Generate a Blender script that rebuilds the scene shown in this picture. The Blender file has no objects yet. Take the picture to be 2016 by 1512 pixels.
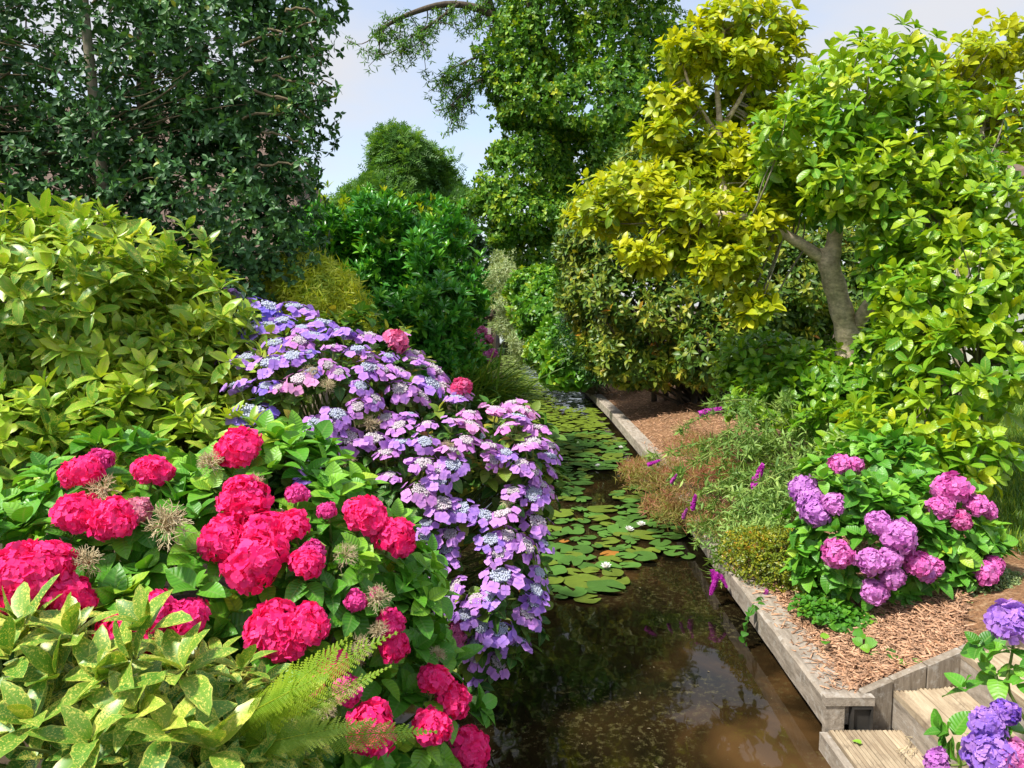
import bpy, math
import numpy as np
from mathutils import Matrix, Vector

# ------------------------------------------------------------------ camera, sky, sun, exposure
sc = bpy.context.scene
F, PITCH, CAMZ = 1523.0, math.radians(5.86), 2.4
cam = bpy.data.objects.new('camera', bpy.data.cameras.new('camera'))
sc.collection.objects.link(cam)
cam.location = (0, 0, CAMZ)
cam.rotation_euler = (math.pi / 2 - PITCH, 0, 0)
cam.data.sensor_width = 36
cam.data.lens = 36 * F / 2016
cam.data.clip_start, cam.data.clip_end = 0.05, 2000
sc.camera = cam

SUN = np.array([-0.58, -0.36, 1.0]); SUN = SUN / np.linalg.norm(SUN)
world = bpy.data.worlds.new('World'); sc.world = world; world.use_nodes = True
wn, wl = world.node_tree.nodes, world.node_tree.links
wn.clear()
wo = wn.new('ShaderNodeOutputWorld'); wb = wn.new('ShaderNodeBackground'); wb.inputs['Strength'].default_value = 0.125
sky = wn.new('ShaderNodeTexSky'); sky.sky_type = 'NISHITA'; sky.sun_disc = False
sky.sun_elevation = math.asin(SUN[2]); sky.sun_rotation = math.atan2(SUN[0], SUN[1])
sky.air_density, sky.dust_density, sky.ozone_density = 1.0, 1.2, 1.5
tc = wn.new('ShaderNodeTexCoord')
mp = wn.new('ShaderNodeMapping'); mp.inputs['Scale'].default_value = (1.0, 1.0, 2.2); mp.inputs['Location'].default_value = (0.35, 0.2, 0.1)
nz = wn.new('ShaderNodeTexNoise'); nz.inputs['Scale'].default_value = 2.3; nz.inputs['Detail'].default_value = 7; nz.inputs['Roughness'].default_value = 0.52
cr = wn.new('ShaderNodeValToRGB'); cr.color_ramp.elements[0].position = 0.41; cr.color_ramp.elements[1].position = 0.62
cr.color_ramp.elements[0].color = (0.38, 0.38, 0.38, 1); cr.color_ramp.elements[1].color = (0.97, 0.97, 0.97, 1)
mx = wn.new('ShaderNodeMix'); mx.data_type = 'RGBA'; mx.inputs['B'].default_value = (2.92, 2.95, 3.12, 1)
wl.new(tc.outputs['Generated'], mp.inputs['Vector']); wl.new(mp.outputs[0], nz.inputs['Vector'])
wl.new(nz.outputs['Fac'], cr.inputs['Fac']); wl.new(cr.outputs['Color'], mx.inputs['Factor'])
wl.new(sky.outputs[0], mx.inputs['A']); wl.new(mx.outputs['Result'], wb.inputs['Color']); wl.new(wb.outputs[0], wo.inputs['Surface'])
sl = bpy.data.lights.new('sun', 'SUN'); sl.energy = 3.1; sl.angle = math.radians(5.0); sl.color = (1.0, 0.955, 0.87)
so = bpy.data.objects.new('sun', sl); sc.collection.objects.link(so)
so.rotation_euler = Vector(SUN).to_track_quat('Z', 'Y').to_euler()
vs = sc.view_settings
vs.view_transform = 'Standard'; vs.look = 'None'; vs.exposure = 1.14; vs.gamma = 1.0; vs.use_curve_mapping = False
sc.render.engine = 'CYCLES'
cy = sc.cycles
cy.max_bounces, cy.diffuse_bounces, cy.glossy_bounces, cy.transmission_bounces, cy.transparent_max_bounces = 8, 6, 3, 6, 4
cy.caustics_reflective = cy.caustics_refractive = False
cy.use_denoising = True

# ------------------------------------------------------------------ helpers
rng = np.random.default_rng(11)
CAM = np.array([0, 0, CAMZ]); SP, CP = math.sin(PITCH), math.cos(PITCH)
def ray(px, py):
    xc, yc = (px - 1008) / F, (756 - py) / F
    return np.array([xc, CP + yc * SP, -SP + yc * CP])
def at(px, py, Y):
    d = ray(px, py); return CAM + d * (Y / d[1])
def onz(px, py, z):
    d = ray(px, py); return CAM + d * ((z - CAMZ) / d[2])
def project(P):
    r = P - CAM
    zc = r[:, 1] * CP - r[:, 2] * SP; yc = r[:, 1] * SP + r[:, 2] * CP
    zc = np.where(zc < .05, .05, zc)
    return 1008 + F * r[:, 0] / zc, 756 - F * yc / zc, zc
def unit(v):
    v = np.asarray(v, float); return v / np.maximum(np.linalg.norm(v, axis=-1, keepdims=True), 1e-9)
def noise3(p, f, s=0.0):
    p = np.asarray(p) * f
    return (np.sin(p[..., 0] * 1.7 + s + 1.3 * np.sin(p[..., 1] * 1.1 + s)) + np.sin(p[..., 1] * 1.9 + 2 * s + 1.1 * np.sin(p[..., 2] * 1.3)) + np.sin(p[..., 2] * 1.6 + 3 * s + 1.2 * np.sin(p[..., 0] * 0.9))) / 3

class Q:                                   # collects quads with uv and a per-piece random value, builds one mesh
    def __init__(s): s.V, s.Fc, s.U, s.R, s.n = [], [], [], [], 0
    def add(s, V, Fq, U=None, r=0.5):
        V = np.asarray(V, float).reshape(-1, 3); Fq = np.asarray(Fq, int).reshape(-1, 4)
        s.V.append(V); s.Fc.append(Fq + s.n); s.n += len(V)
        s.U.append(np.zeros((len(V), 2)) if U is None else np.asarray(U, float))
        s.R.append(np.full(len(V), r) if np.isscalar(r) else np.asarray(r, float)); return s
    def data(s): return np.concatenate(s.V), np.concatenate(s.Fc), np.concatenate(s.U), np.concatenate(s.R)
    def box(s, lo, hi, r=0.5, M=None):
        (a, b, c), (d, e, f) = lo, hi
        V = np.array([(a,b,c),(d,b,c),(d,e,c),(a,e,c),(a,b,f),(d,b,f),(d,e,f),(a,e,f)], float)
        if M is not None: V = V @ M[:3, :3].T + M[:3, 3]
        U = V[:, :2]
        return s.add(V, [(0,3,2,1),(4,5,6,7),(0,1,5,4),(1,2,6,5),(2,3,7,6),(3,0,4,7)], U, r)
    def tube(s, pts, rad, sides=6, r=0.5):
        pts = np.asarray(pts, float); n = len(pts); rad = np.broadcast_to(np.asarray(rad, float), (n,))
        t = unit(np.gradient(pts, axis=0)); ref = np.array([0.31, 0.22, 0.92])
        a = unit(np.cross(t, ref)); b = np.cross(t, a)
        th = np.arange(sides) * 2 * np.pi / sides
        V = pts[:, None] + rad[:, None, None] * (np.cos(th)[None, :, None] * a[:, None] + np.sin(th)[None, :, None] * b[:, None])
        i, j = np.meshgrid(np.arange(n - 1), np.arange(sides), indexing='ij'); j2 = (j + 1) % sides
        Fq = np.stack([i * sides + j, i * sides + j2, (i + 1) * sides + j2, (i + 1) * sides + j], -1).reshape(-1, 4)
        U = np.stack([np.tile(th / 6.2832, n), np.repeat(np.arange(n) / max(n - 1, 1), sides)], -1)
        return s.add(V.reshape(-1, 3), Fq, U, r)
    def mesh(s, name, mat, smooth=True): return mk_mesh(name, *s.data(), mat, smooth)
    def build(s, name, mat, parent=None, smooth=True, off=None):
        me = s.mesh(name, mat, smooth)
        return link(name, me, parent)

def mk_mesh(name, V, Fq, U, R, mat, smooth=True):
    me = bpy.data.meshes.new(name)
    me.vertices.add(len(V)); me.vertices.foreach_set('co', np.ascontiguousarray(V, np.float32).ravel())
    lo = np.ascontiguousarray(Fq, np.int32).ravel()
    me.loops.add(len(lo)); me.loops.foreach_set('vertex_index', lo)
    me.polygons.add(len(Fq)); me.polygons.foreach_set('loop_start', np.arange(len(Fq), dtype=np.int32) * 4)
    me.update(calc_edges=True)
    uv = me.uv_layers.new(name='UVMap'); uv.data.foreach_set('uv', np.ascontiguousarray(U[lo], np.float32).ravel())
    at_ = me.attributes.new('rnd', 'FLOAT', 'POINT'); at_.data.foreach_set('value', np.ascontiguousarray(R, np.float32))
    me.polygons.foreach_set('use_smooth', np.full(len(Fq), smooth))
    if mat: me.materials.append(mat)
    return me
COL = sc.collection
def base_of(o):
    return Vector(o.location) if o else Vector((0, 0, 0))
ABS = {}                                    # absolute base of every parent (parents only ever translate)
def link(name, me, parent=None, M=None, color=None):
    o = bpy.data.objects.new(name, me); COL.objects.link(o)
    M = Matrix.Identity(4) if M is None else M
    if parent is not None:
        o.parent = parent
        M = ABS[parent.name].inverted() @ M
    o.matrix_basis = M
    ABS[o.name] = (ABS[parent.name] @ M) if parent is not None else M
    if color is not None: o.color = (*color, 1)
    return o
def thing(name, label, cat, loc=(0, 0, 0), group=None):
    o = bpy.data.objects.new(name, None); COL.objects.link(o); o.location = tuple(loc); o.empty_display_size = .1
    ABS[o.name] = Matrix.Translation(Vector(tuple(loc))); return tag(o, label, cat, group)
def tag(o, label, cat, group=None, kind=None):
    o['label'] = label; o['category'] = cat
    if group: o['group'] = group
    if kind: o['kind'] = kind
    return o
def struct(o, label=None):
    o['kind'] = 'structure'
    if label: o['label'] = label
    return o
def mat44(R, s, p):
    M = np.eye(4); M[:3, :3] = np.asarray(R) * s; M[:3, 3] = p; return Matrix(M.tolist())
def frame(axis, spin=0.0, ref=(0.05, 1, 0.1)):     # columns x, y, z with z = axis
    z = unit(axis); x = unit(np.cross(np.asarray(ref, float), z)); y = np.cross(z, x)
    c, s_ = math.cos(spin), math.sin(spin)
    return np.stack([c * x + s_ * y, -s_ * x + c * y, z], 1)

# ------------------------------------------------------------------ materials
def new_mat(name):
    m = bpy.data.materials.new(name); m.use_nodes = True; nt = m.node_tree; nt.nodes.clear()
    out = nt.nodes.new('ShaderNodeOutputMaterial'); pb = nt.nodes.new('ShaderNodeBsdfPrincipled')
    nt.links.new(pb.outputs[0], out.inputs['Surface']); return m, nt, pb, out
def node(nt, t, **kw):
    n = nt.nodes.new(t)
    for k, v in kw.items():
        if k in n.inputs: n.inputs[k].default_value = v
        else: setattr(n, k, v)
    return n
def ramp(nt, fac, stops):
    r = nt.nodes.new('ShaderNodeValToRGB'); e = r.color_ramp.elements
    while len(e) < len(stops): e.new(0.5)
    for i, (p, c) in enumerate(stops):
        e[i].position = p; e[i].color = (*c, 1) if len(c) == 3 else c
    nt.links.new(fac, r.inputs['Fac']); return r.outputs['Color']
def mixc(nt, fac, a, b, mode='MIX'):
    m = nt.nodes.new('ShaderNodeMix'); m.data_type = 'RGBA'; m.blend_type = mode
    for k, v in (('Factor', fac), ('A', a), ('B', b)):
        if isinstance(v, bpy.types.NodeSocket): nt.links.new(v, m.inputs[k])
        elif k == 'Factor': m.inputs[k].default_value = v
        else: m.inputs[k].default_value = (*v, 1)
    return m.outputs['Result']
def math_(nt, op, a, b=0.0, c=0.0, clamp=False):
    m = nt.nodes.new('ShaderNodeMath'); m.operation = op; m.use_clamp = clamp
    for i, v in enumerate((a, b, c)):
        if isinstance(v, bpy.types.NodeSocket): nt.links.new(v, m.inputs[i])
        else: m.inputs[i].default_value = v
    return m.outputs[0]
def leaf_mat(name, stops, rough=0.42, trans=0.3, vein=0.0, rib=None, spots=None, edge=None, spec=0.45, clump=0.35, veinfreq=9.0, gain=1.25):
    stops = [(p_, tuple(min(.62, v_ * gain) for v_ in c_)) for p_, c_ in stops]
    m, nt, pb, out = new_mat(name); L = nt.links
    at_ = node(nt, 'ShaderNodeAttribute', attribute_name='rnd')
    geo = node(nt, 'ShaderNodeNewGeometry')
    big = node(nt, 'ShaderNodeTexNoise', Scale=1.7, Detail=2.0); L.new(geo.outputs['Position'], big.inputs['Vector'])
    f = math_(nt, 'ADD', at_.outputs['Fac'], math_(nt, 'MULTIPLY', math_(nt, 'SUBTRACT', big.outputs['Fac'], 0.5), clump * 2), clamp=True)
    col = ramp(nt, f, stops)
    uv = node(nt, 'ShaderNodeUVMap', uv_map='UVMap'); sp = node(nt, 'ShaderNodeSeparateXYZ'); L.new(uv.outputs[0], sp.inputs[0])
    au = math_(nt, 'ABSOLUTE', sp.outputs[0])
    cmb = node(nt, 'ShaderNodeCombineXYZ'); L.new(math_(nt, 'MULTIPLY', sp.outputs[0], 0.22), cmb.inputs[0]); L.new(sp.outputs[1], cmb.inputs[1]); L.new(math_(nt, 'MULTIPLY', at_.outputs['Fac'], 57.0), cmb.inputs[2])
    bumpsrc = None
    if spots:
        (sc1, lo, hi, c1) = spots
        n1 = node(nt, 'ShaderNodeTexNoise', Scale=sc1, Detail=3.0, Roughness=0.7); L.new(cmb.outputs[0], n1.inputs['Vector'])
        n2 = node(nt, 'ShaderNodeTexNoise', Scale=3.0, Detail=1.0); L.new(cmb.outputs[0], n2.inputs['Vector'])
        s = math_(nt, 'ADD', n1.outputs['Fac'], math_(nt, 'MULTIPLY', math_(nt, 'SUBTRACT', n2.outputs['Fac'], .5), .5))
        k = node(nt, 'ShaderNodeMapRange'); L.new(s, k.inputs[0]); k.inputs[1].default_value = lo; k.inputs[2].default_value = hi
        col = mixc(nt, k.outputs[0], col, c1)
    else:
        n1 = node(nt, 'ShaderNodeTexNoise', Scale=7.0, Detail=2.0); L.new(cmb.outputs[0], n1.inputs['Vector'])
        col = mixc(nt, math_(nt, 'MULTIPLY', n1.outputs['Fac'], 0.5), col, mixc(nt, 1.0, col, (0.55, 0.62, 0.5), 'MULTIPLY'))
    if vein > 0:
        w = math_(nt, 'SUBTRACT', sp.outputs[1], math_(nt, 'MULTIPLY', au, 0.16))
        fr = math_(nt, 'ABSOLUTE', math_(nt, 'SUBTRACT', math_(nt, 'FRACT', math_(nt, 'MULTIPLY', w, veinfreq)), 0.5))
        k = node(nt, 'ShaderNodeMapRange'); L.new(fr, k.inputs[0]); k.inputs[1].default_value = 0.13; k.inputs[2].default_value = 0.0
        col = mixc(nt, math_(nt, 'MULTIPLY', k.outputs[0], vein), col, mixc(nt, 1.0, col, (1.9, 1.7, 1.4), 'MULTIPLY')); bumpsrc = fr
    if rib:
        k = node(nt, 'ShaderNodeMapRange'); L.new(au, k.inputs[0]); k.inputs[1].default_value = 0.14; k.inputs[2].default_value = 0.03
        col = mixc(nt, math_(nt, 'MULTIPLY', k.outputs[0], rib[0]), col, rib[1])
    if edge:
        k = node(nt, 'ShaderNodeMapRange'); L.new(au, k.inputs[0]); k.inputs[1].default_value = 1 - edge[0]; k.inputs[2].default_value = 1.0
        col = mixc(nt, math_(nt, 'MULTIPLY', k.outputs[0], edge[1]), col, edge[2])
    L.new(col, pb.inputs['Base Color']); pb.inputs['Roughness'].default_value = rough; pb.inputs['Specular IOR Level'].default_value = spec
    if bumpsrc is not None:
        b = node(nt, 'ShaderNodeBump', Strength=0.5, Distance=0.004); L.new(bumpsrc, b.inputs['Height']); L.new(b.outputs[0], pb.inputs['Normal'])
    tr = node(nt, 'ShaderNodeBsdfTranslucent'); L.new(mixc(nt, 1.0, col, (1.35, 1.25, 0.55), 'MULTIPLY'), tr.inputs[0])
    ms = node(nt, 'ShaderNodeMixShader', Fac=trans); L.new(pb.outputs[0], ms.inputs[1]); L.new(tr.outputs[0], ms.inputs[2]); L.new(ms.outputs[0], out.inputs['Surface'])
    return m
def petal_mat(name, fixed=None, hue=0.25, pale=(0.85, 0.6, 0.8), trans=0.28, edge=0.25):
    m, nt, pb, out = new_mat(name); L = nt.links
    at_ = node(nt, 'ShaderNodeAttribute', attribute_name='rnd'); oi = node(nt, 'ShaderNodeObjectInfo')
    c = oi.outputs['Color'] if fixed is None else None
    uv = node(nt, 'ShaderNodeUVMap', uv_map='UVMap'); sp = node(nt, 'ShaderNodeSeparateXYZ'); L.new(uv.outputs[0], sp.inputs[0])
    if c is None:
        rg = node(nt, 'ShaderNodeRGB'); rg.outputs[0].default_value = (*fixed, 1); c = rg.outputs[0]
    c = mixc(nt, math_(nt, 'MULTIPLY', at_.outputs['Fac'], hue), c, pale)
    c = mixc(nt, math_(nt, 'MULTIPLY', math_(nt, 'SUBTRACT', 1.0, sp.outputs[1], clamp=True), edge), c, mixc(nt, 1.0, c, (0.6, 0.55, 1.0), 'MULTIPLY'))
    L.new(c, pb.inputs['Base Color']); pb.inputs['Roughness'].default_value = 0.62; pb.inputs['Specular IOR Level'].default_value = 0.2
    tr = node(nt, 'ShaderNodeBsdfTranslucent'); L.new(c, tr.inputs[0])
    ms = node(nt, 'ShaderNodeMixShader', Fac=trans); L.new(pb.outputs[0], ms.inputs[1]); L.new(tr.outputs[0], ms.inputs[2]); L.new(ms.outputs[0], out.inputs['Surface'])
    return m
def rough_mat(name, c1, c2, scale=8.0, rough=0.85, bump=0.3, stretch=(1, 1, 1), c3=None, sc3=2.0, dist=0.01, rnd=0.0):
    m, nt, pb, out = new_mat(name); L = nt.links
    geo = node(nt, 'ShaderNodeNewGeometry'); mpn = node(nt, 'ShaderNodeMapping', Scale=stretch); L.new(geo.outputs['Position'], mpn.inputs[0])
    n1 = node(nt, 'ShaderNodeTexNoise', Scale=scale, Detail=8.0, Roughness=0.68); L.new(mpn.outputs[0], n1.inputs['Vector'])
    col = ramp(nt, n1.outputs['Fac'], [(0.32, c1), (0.68, c2)])
    if c3:
        n2 = node(nt, 'ShaderNodeTexNoise', Scale=sc3, Detail=6.0, Roughness=0.7); L.new(geo.outputs['Position'], n2.inputs['Vector'])
        k = node(nt, 'ShaderNodeMapRange'); L.new(n2.outputs['Fac'], k.inputs[0]); k.inputs[1].default_value = 0.52; k.inputs[2].default_value = 0.66
        col = mixc(nt, k.outputs[0], col, c3)
    if rnd:
        at_ = node(nt, 'ShaderNodeAttribute', attribute_name='rnd')
        col = mixc(nt, 1.0, col, ramp(nt, at_.outputs['Fac'], [(0, (1 - rnd,) * 3), (1, (1 + rnd * .3,) * 3)]), 'MULTIPLY')
    L.new(col, pb.inputs['Base Color']); pb.inputs['Roughness'].default_value = rough; pb.inputs['Specular IOR Level'].default_value = 0.25
    if bump:
        b = node(nt, 'ShaderNodeBump', Strength=bump, Distance=dist); L.new(n1.outputs['Fac'], b.inputs['Height']); L.new(b.outputs[0], pb.inputs['Normal'])
    return m

M = {}
M['aucuba'] = leaf_mat('aucuba_leaf', [(0, (.035, .13, .018)), (.4, (.13, .29, .022)), (.75, (.36, .50, .03)), (1, (.58, .58, .035))], rough=.36, trans=.25, rib=(.5, (.42, .45, .08)), spots=(26.0, .55, .60, (.60, .58, .10)), edge=(.14, .6, (.54, .52, .08)))
M['aucuba_pale'] = leaf_mat('speckled_aucuba_leaf', [(0, (.025, .12, .02)), (.4, (.07, .21, .025)), (.8, (.17, .31, .03)), (1, (.30, .40, .04))], rough=.38, trans=.22, rib=(.35, (.36, .42, .10)), spots=(24.0, .53, .57, (.66, .62, .12)), edge=(.16, .7, (.56, .55, .10)), gain=1.1)
M['hyd_leaf'] = leaf_mat('hydrangea_leaf', [(0, (.028, .11, .012)), (.5, (.08, .25, .02)), (.85, (.18, .36, .03)), (1, (.36, .40, .03))], rough=.42, trans=.25, vein=.45, rib=(.6, (.20, .36, .08)), edge=(.08, .4, (.25, .40, .05)), veinfreq=8.0, gain=1.5)
M['lace_leaf'] = leaf_mat('lacecap_leaf', [(0, (.022, .08, .014)), (.5, (.06, .17, .018)), (.8, (.17, .23, .02)), (.93, (.32, .29, .03)), (1, (.36, .15, .03))], rough=.45, trans=.22, vein=.4, rib=(.5, (.25, .28, .07)), veinfreq=8.0)
M['mag'] = leaf_mat('magnolia_leaf', [(0, (.045, .16, .012)), (.35, (.12, .29, .016)), (.7, (.30, .43, .018)), (1, (.52, .50, .016))], rough=.36, trans=.34, vein=.2, rib=(.6, (.38, .45, .06)), veinfreq=7.0, clump=.25)
M['mag_y'] = leaf_mat('yellow_magnolia_leaf', [(0, (.11, .23, .012)), (.35, (.28, .38, .012)), (.75, (.50, .52, .012)), (1, (.60, .52, .014))], rough=.4, trans=.38, rib=(.5, (.5, .5, .06)), clump=.3)
M['rhodo'] = leaf_mat('rhododendron_leaf', [(0, (.025, .07, .012)), (.45, (.075, .16, .016)), (.78, (.26, .29, .025)), (.93, (.44, .36, .035)), (1, (.50, .19, .02))], rough=.42, trans=.2, rib=(.5, (.28, .3, .06)), clump=.3, spec=.4)
M['holly'] = leaf_mat('holly_leaf', [(0, (.014, .042, .015)), (.5, (.032, .092, .026)), (.9, (.07, .16, .032)), (1, (.26, .25, .03))], rough=.48, trans=.15, rib=(.35, (.10, .18, .07)), spec=.4, gain=1.9)
M['laurel'] = leaf_mat('laurel_leaf', [(0, (.014, .08, .012)), (.5, (.04, .17, .018)), (.85, (.13, .30, .022)), (1, (.30, .42, .02))], rough=.30, trans=.2, rib=(.5, (.18, .36, .05)), spec=.4, gain=1.9)
M['laurel_shoot'] = leaf_mat('laurel_shoot_leaf', [(0, (.16, .30, .02)), (.6, (.34, .42, .02)), (1, (.5, .46, .03))], rough=.35, trans=.4)
M['bamboo'] = leaf_mat('bamboo_leaf', [(0, (.12, .23, .016)), (.5, (.32, .44, .022)), (.85, (.54, .56, .03)), (1, (.6, .44, .03))], rough=.45, trans=.3, gain=1.7)
M['tall'] = leaf_mat('broadleaf', [(0, (.026, .08, .010)), (.5, (.075, .19, .015)), (.8, (.20, .31, .018)), (1, (.38, .40, .02))], rough=.45, trans=.28, spec=.35, clump=.4, gain=1.55)
M['ash'] = leaf_mat('ash_leaf', [(0, (.04, .12, .02)), (.5, (.085, .21, .03)), (1, (.20, .33, .04))], rough=.5, trans=.3, clump=.3)
M['willow'] = leaf_mat('silver_leaf', [(0, (.12, .18, .07)), (.5, (.27, .35, .14)), (1, (.48, .52, .27))], rough=.5, trans=.3)
M['bush'] = leaf_mat('bank_shrub_leaf', [(0, (.04, .13, .014)), (.5, (.10, .27, .02)), (.85, (.26, .40, .025)), (1, (.45, .47, .03))], rough=.4, trans=.3, clump=.4)
M['dark_bush'] = leaf_mat('dark_shrub_leaf', [(0, (.012, .045, .01)), (.6, (.03, .10, .016)), (1, (.09, .17, .022))], rough=.4, trans=.2)
M['budd'] = leaf_mat('buddleia_leaf', [(0, (.09, .19, .045)), (.5, (.20, .33, .07)), (1, (.36, .45, .11))], rough=.55, trans=.25, rib=(.4, (.28, .34, .14)))
M['small'] = leaf_mat('small_shrub_leaf', [(0, (.06, .11, .012)), (.5, (.16, .21, .014)), (.8, (.34, .32, .02)), (1, (.5, .18, .03))], rough=.38, trans=.25, clump=.4)
M['red_fine'] = leaf_mat('red_herb_leaf', [(0, (.16, .22, .03)), (.35, (.30, .27, .05)), (.65, (.44, .20, .10)), (1, (.46, .12, .10))], rough=.6, trans=.3, clump=.6, gain=1.0)
M['cover'] = leaf_mat('ground_cover_leaf', [(0, (.03, .12, .01)), (.6, (.07, .24, .015)), (1, (.2, .38, .02))], rough=.45, trans=.3, vein=.3)
M['varieg'] = leaf_mat('variegated_small_leaf', [(0, (.06, .13, .05)), (.5, (.17, .26, .10)), (1, (.42, .46, .20))], rough=.4, trans=.2)
M['fern'] = leaf_mat('fern_leaf', [(0, (.10, .24, .012)), (.5, (.22, .38, .015)), (1, (.38, .46, .02))], rough=.5, trans=.35, gain=1.0)
M['grass'] = leaf_mat('grass_blade', [(0, (.05, .13, .012)), (.6, (.13, .24, .02)), (1, (.30, .34, .03))], rough=.5, trans=.3)
M['pad'] = None
M['bark'] = rough_mat('magnolia_bark', (.30, .23, .16), (.86, .70, .50), 14, .9, 1.0, (1, 1, 1.6), c3=(.36, .31, .21), sc3=11)
M['bark_pale'] = rough_mat('pale_bark', (.14, .12, .085), (.32, .28, .2), 12, .9, .4, (1, 1, .4), c3=(.12, .15, .07), sc3=4)
M['bark_dark'] = rough_mat('dark_bark', (.05, .04, .028), (.14, .11, .075), 12, .9, .5, (1, 1, .3))
M['twig'] = rough_mat('twig', (.10, .08, .045), (.22, .18, .10), 20, .9, 0)
M['green_stem'] = rough_mat('green_stem', (.10, .16, .03), (.2, .24, .06), 20, .7, 0)
M['dry'] = rough_mat('dry_stalk', (.42, .33, .18), (.68, .58, .36), 30, .9, 0)
M['timber'] = rough_mat('weathered_timber', (.20, .165, .125), (.46, .39, .31), 7, .88, .6, (4, .8, 4), c3=(.46, .42, .36), sc3=16, rnd=.15)
M['plank'] = rough_mat('weathered_plank', (.19, .15, .105), (.38, .32, .25), 8, .88, .6, (4, 4, .7), c3=(.46, .42, .36), sc3=22, rnd=.22)
M['wet_shaded_wood'] = rough_mat('wet_shaded_plank', (.035, .028, .018), (.10, .08, .05), 9, .6, .5, (4, 4, .8), c3=(.06, .07, .03), sc3=7, rnd=.3)  # wet, algae-stained wood; its dark colour also carries the shade under the beam
M['deck'] = rough_mat('ribbed_decking', (.26, .19, .12), (.50, .41, .28), 6, .85, .4, (5, .6, 5), c3=(.2, .15, .1), sc3=4, rnd=.15)
M['dark'] = rough_mat('dark_metal_and_slot_shade', (.02, .02, .018), (.05, .045, .04), 10, .6, 0)
M['soil'] = rough_mat('garden_soil', (.035, .024, .015), (.10, .07, .04), 14, .95, .6, dist=.03)
M['mulch'] = rough_mat('bark_mulch', (.10, .05, .025), (.36, .19, .09), 55, .95, .8, c3=(.42, .27, .15), sc3=20, dist=.02)
M['lawn'] = rough_mat('lawn_turf', (.05, .11, .015), (.14, .22, .03), 25, .95, .6, dist=.02)
M['thatch'] = rough_mat('brown_roof', (.10, .07, .055), (.20, .14, .11), 6, .95, .5, (1, 1, 8), dist=.03)
M['brick'] = rough_mat('pale_brick', (.30, .22, .17), (.46, .36, .29), 10, .9, .3)
M['render'] = rough_mat('white_wall', (.5, .48, .44), (.62, .6, .56), 5, .9, .1)
M['concrete'] = rough_mat('abutment_concrete', (.30, .27, .21), (.45, .41, .33), 9, .9, .3)
M['wood_root'] = rough_mat('driftwood', (.06, .04, .03), (.2, .14, .10), 8, .9, .5)
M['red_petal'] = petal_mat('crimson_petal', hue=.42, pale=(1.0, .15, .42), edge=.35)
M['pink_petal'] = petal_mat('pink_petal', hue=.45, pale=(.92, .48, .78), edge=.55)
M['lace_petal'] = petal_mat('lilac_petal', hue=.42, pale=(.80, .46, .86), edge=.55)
M['lace_center'] = petal_mat('lacecap_bud', hue=.55, pale=(.70, .76, .70), edge=0.0)
M['budd_flower'] = petal_mat('buddleia_floret', hue=.6, pale=(.75, .12, .6))
M['white_petal'] = petal_mat('white_petal', fixed=(.85, .85, .80), hue=.1, pale=(.9, .85, .85), edge=.05)
M['yellow'] = petal_mat('yellow_stamen', fixed=(.75, .50, .03), hue=.1)
M['chip'] = rough_mat('wood_chip', (.40, .19, .09), (.70, .45, .29), 30, .9, 0, rnd=.65)

# water: murky brown with a weed film, mirror gloss on top
m, nt, pb, out = new_mat('canal_water'); L = nt.links
geo = node(nt, 'ShaderNodeNewGeometry')
n1 = node(nt, 'ShaderNodeTexNoise', Scale=0.9, Detail=4.0, Roughness=.55, Distortion=.6); L.new(geo.outputs['Position'], n1.inputs['Vector'])
c = ramp(nt, n1.outputs['Fac'], [(.42, (.006, .005, .0025)), (.56, (.022, .013, .005)), (.70, (.085, .045, .016))])
n2 = node(nt, 'ShaderNodeTexNoise', Scale=26.0, Detail=5.0, Roughness=.75); L.new(geo.outputs['Position'], n2.inputs['Vector'])
n3 = node(nt, 'ShaderNodeTexNoise', Scale=1.6, Detail=3.0, Roughness=.6); mpn = node(nt, 'ShaderNodeMapping', Location=(3.1, 7.7, 0)); L.new(geo.outputs['Position'], mpn.inputs[0]); L.new(mpn.outputs[0], n3.inputs['Vector'])
k1 = node(nt, 'ShaderNodeMapRange'); L.new(n2.outputs['Fac'], k1.inputs[0]); k1.inputs[1].default_value = .53; k1.inputs[2].default_value = .62
k2 = node(nt, 'ShaderNodeMapRange'); L.new(n3.outputs['Fac'], k2.inputs[0]); k2.inputs[1].default_value = .44; k2.inputs[2].default_value = .58
c = mixc(nt, math_(nt, 'MULTIPLY', math_(nt, 'MULTIPLY', k1.outputs[0], k2.outputs[0]), .38), c, (.13, .115, .045))
L.new(c, pb.inputs['Base Color']); pb.inputs['Roughness'].default_value = .03; pb.inputs['IOR'].default_value = 1.33
wv = node(nt, 'ShaderNodeTexNoise', Scale=5.0, Detail=2.0); mpw = node(nt, 'ShaderNodeMapping', Scale=(1, .7, 1)); L.new(geo.outputs['Position'], mpw.inputs[0]); L.new(mpw.outputs[0], wv.inputs['Vector'])
b = node(nt, 'ShaderNodeBump', Strength=.08, Distance=.02); L.new(wv.outputs['Fac'], b.inputs['Height']); L.new(b.outputs[0], pb.inputs['Normal'])
M['water'] = m
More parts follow.
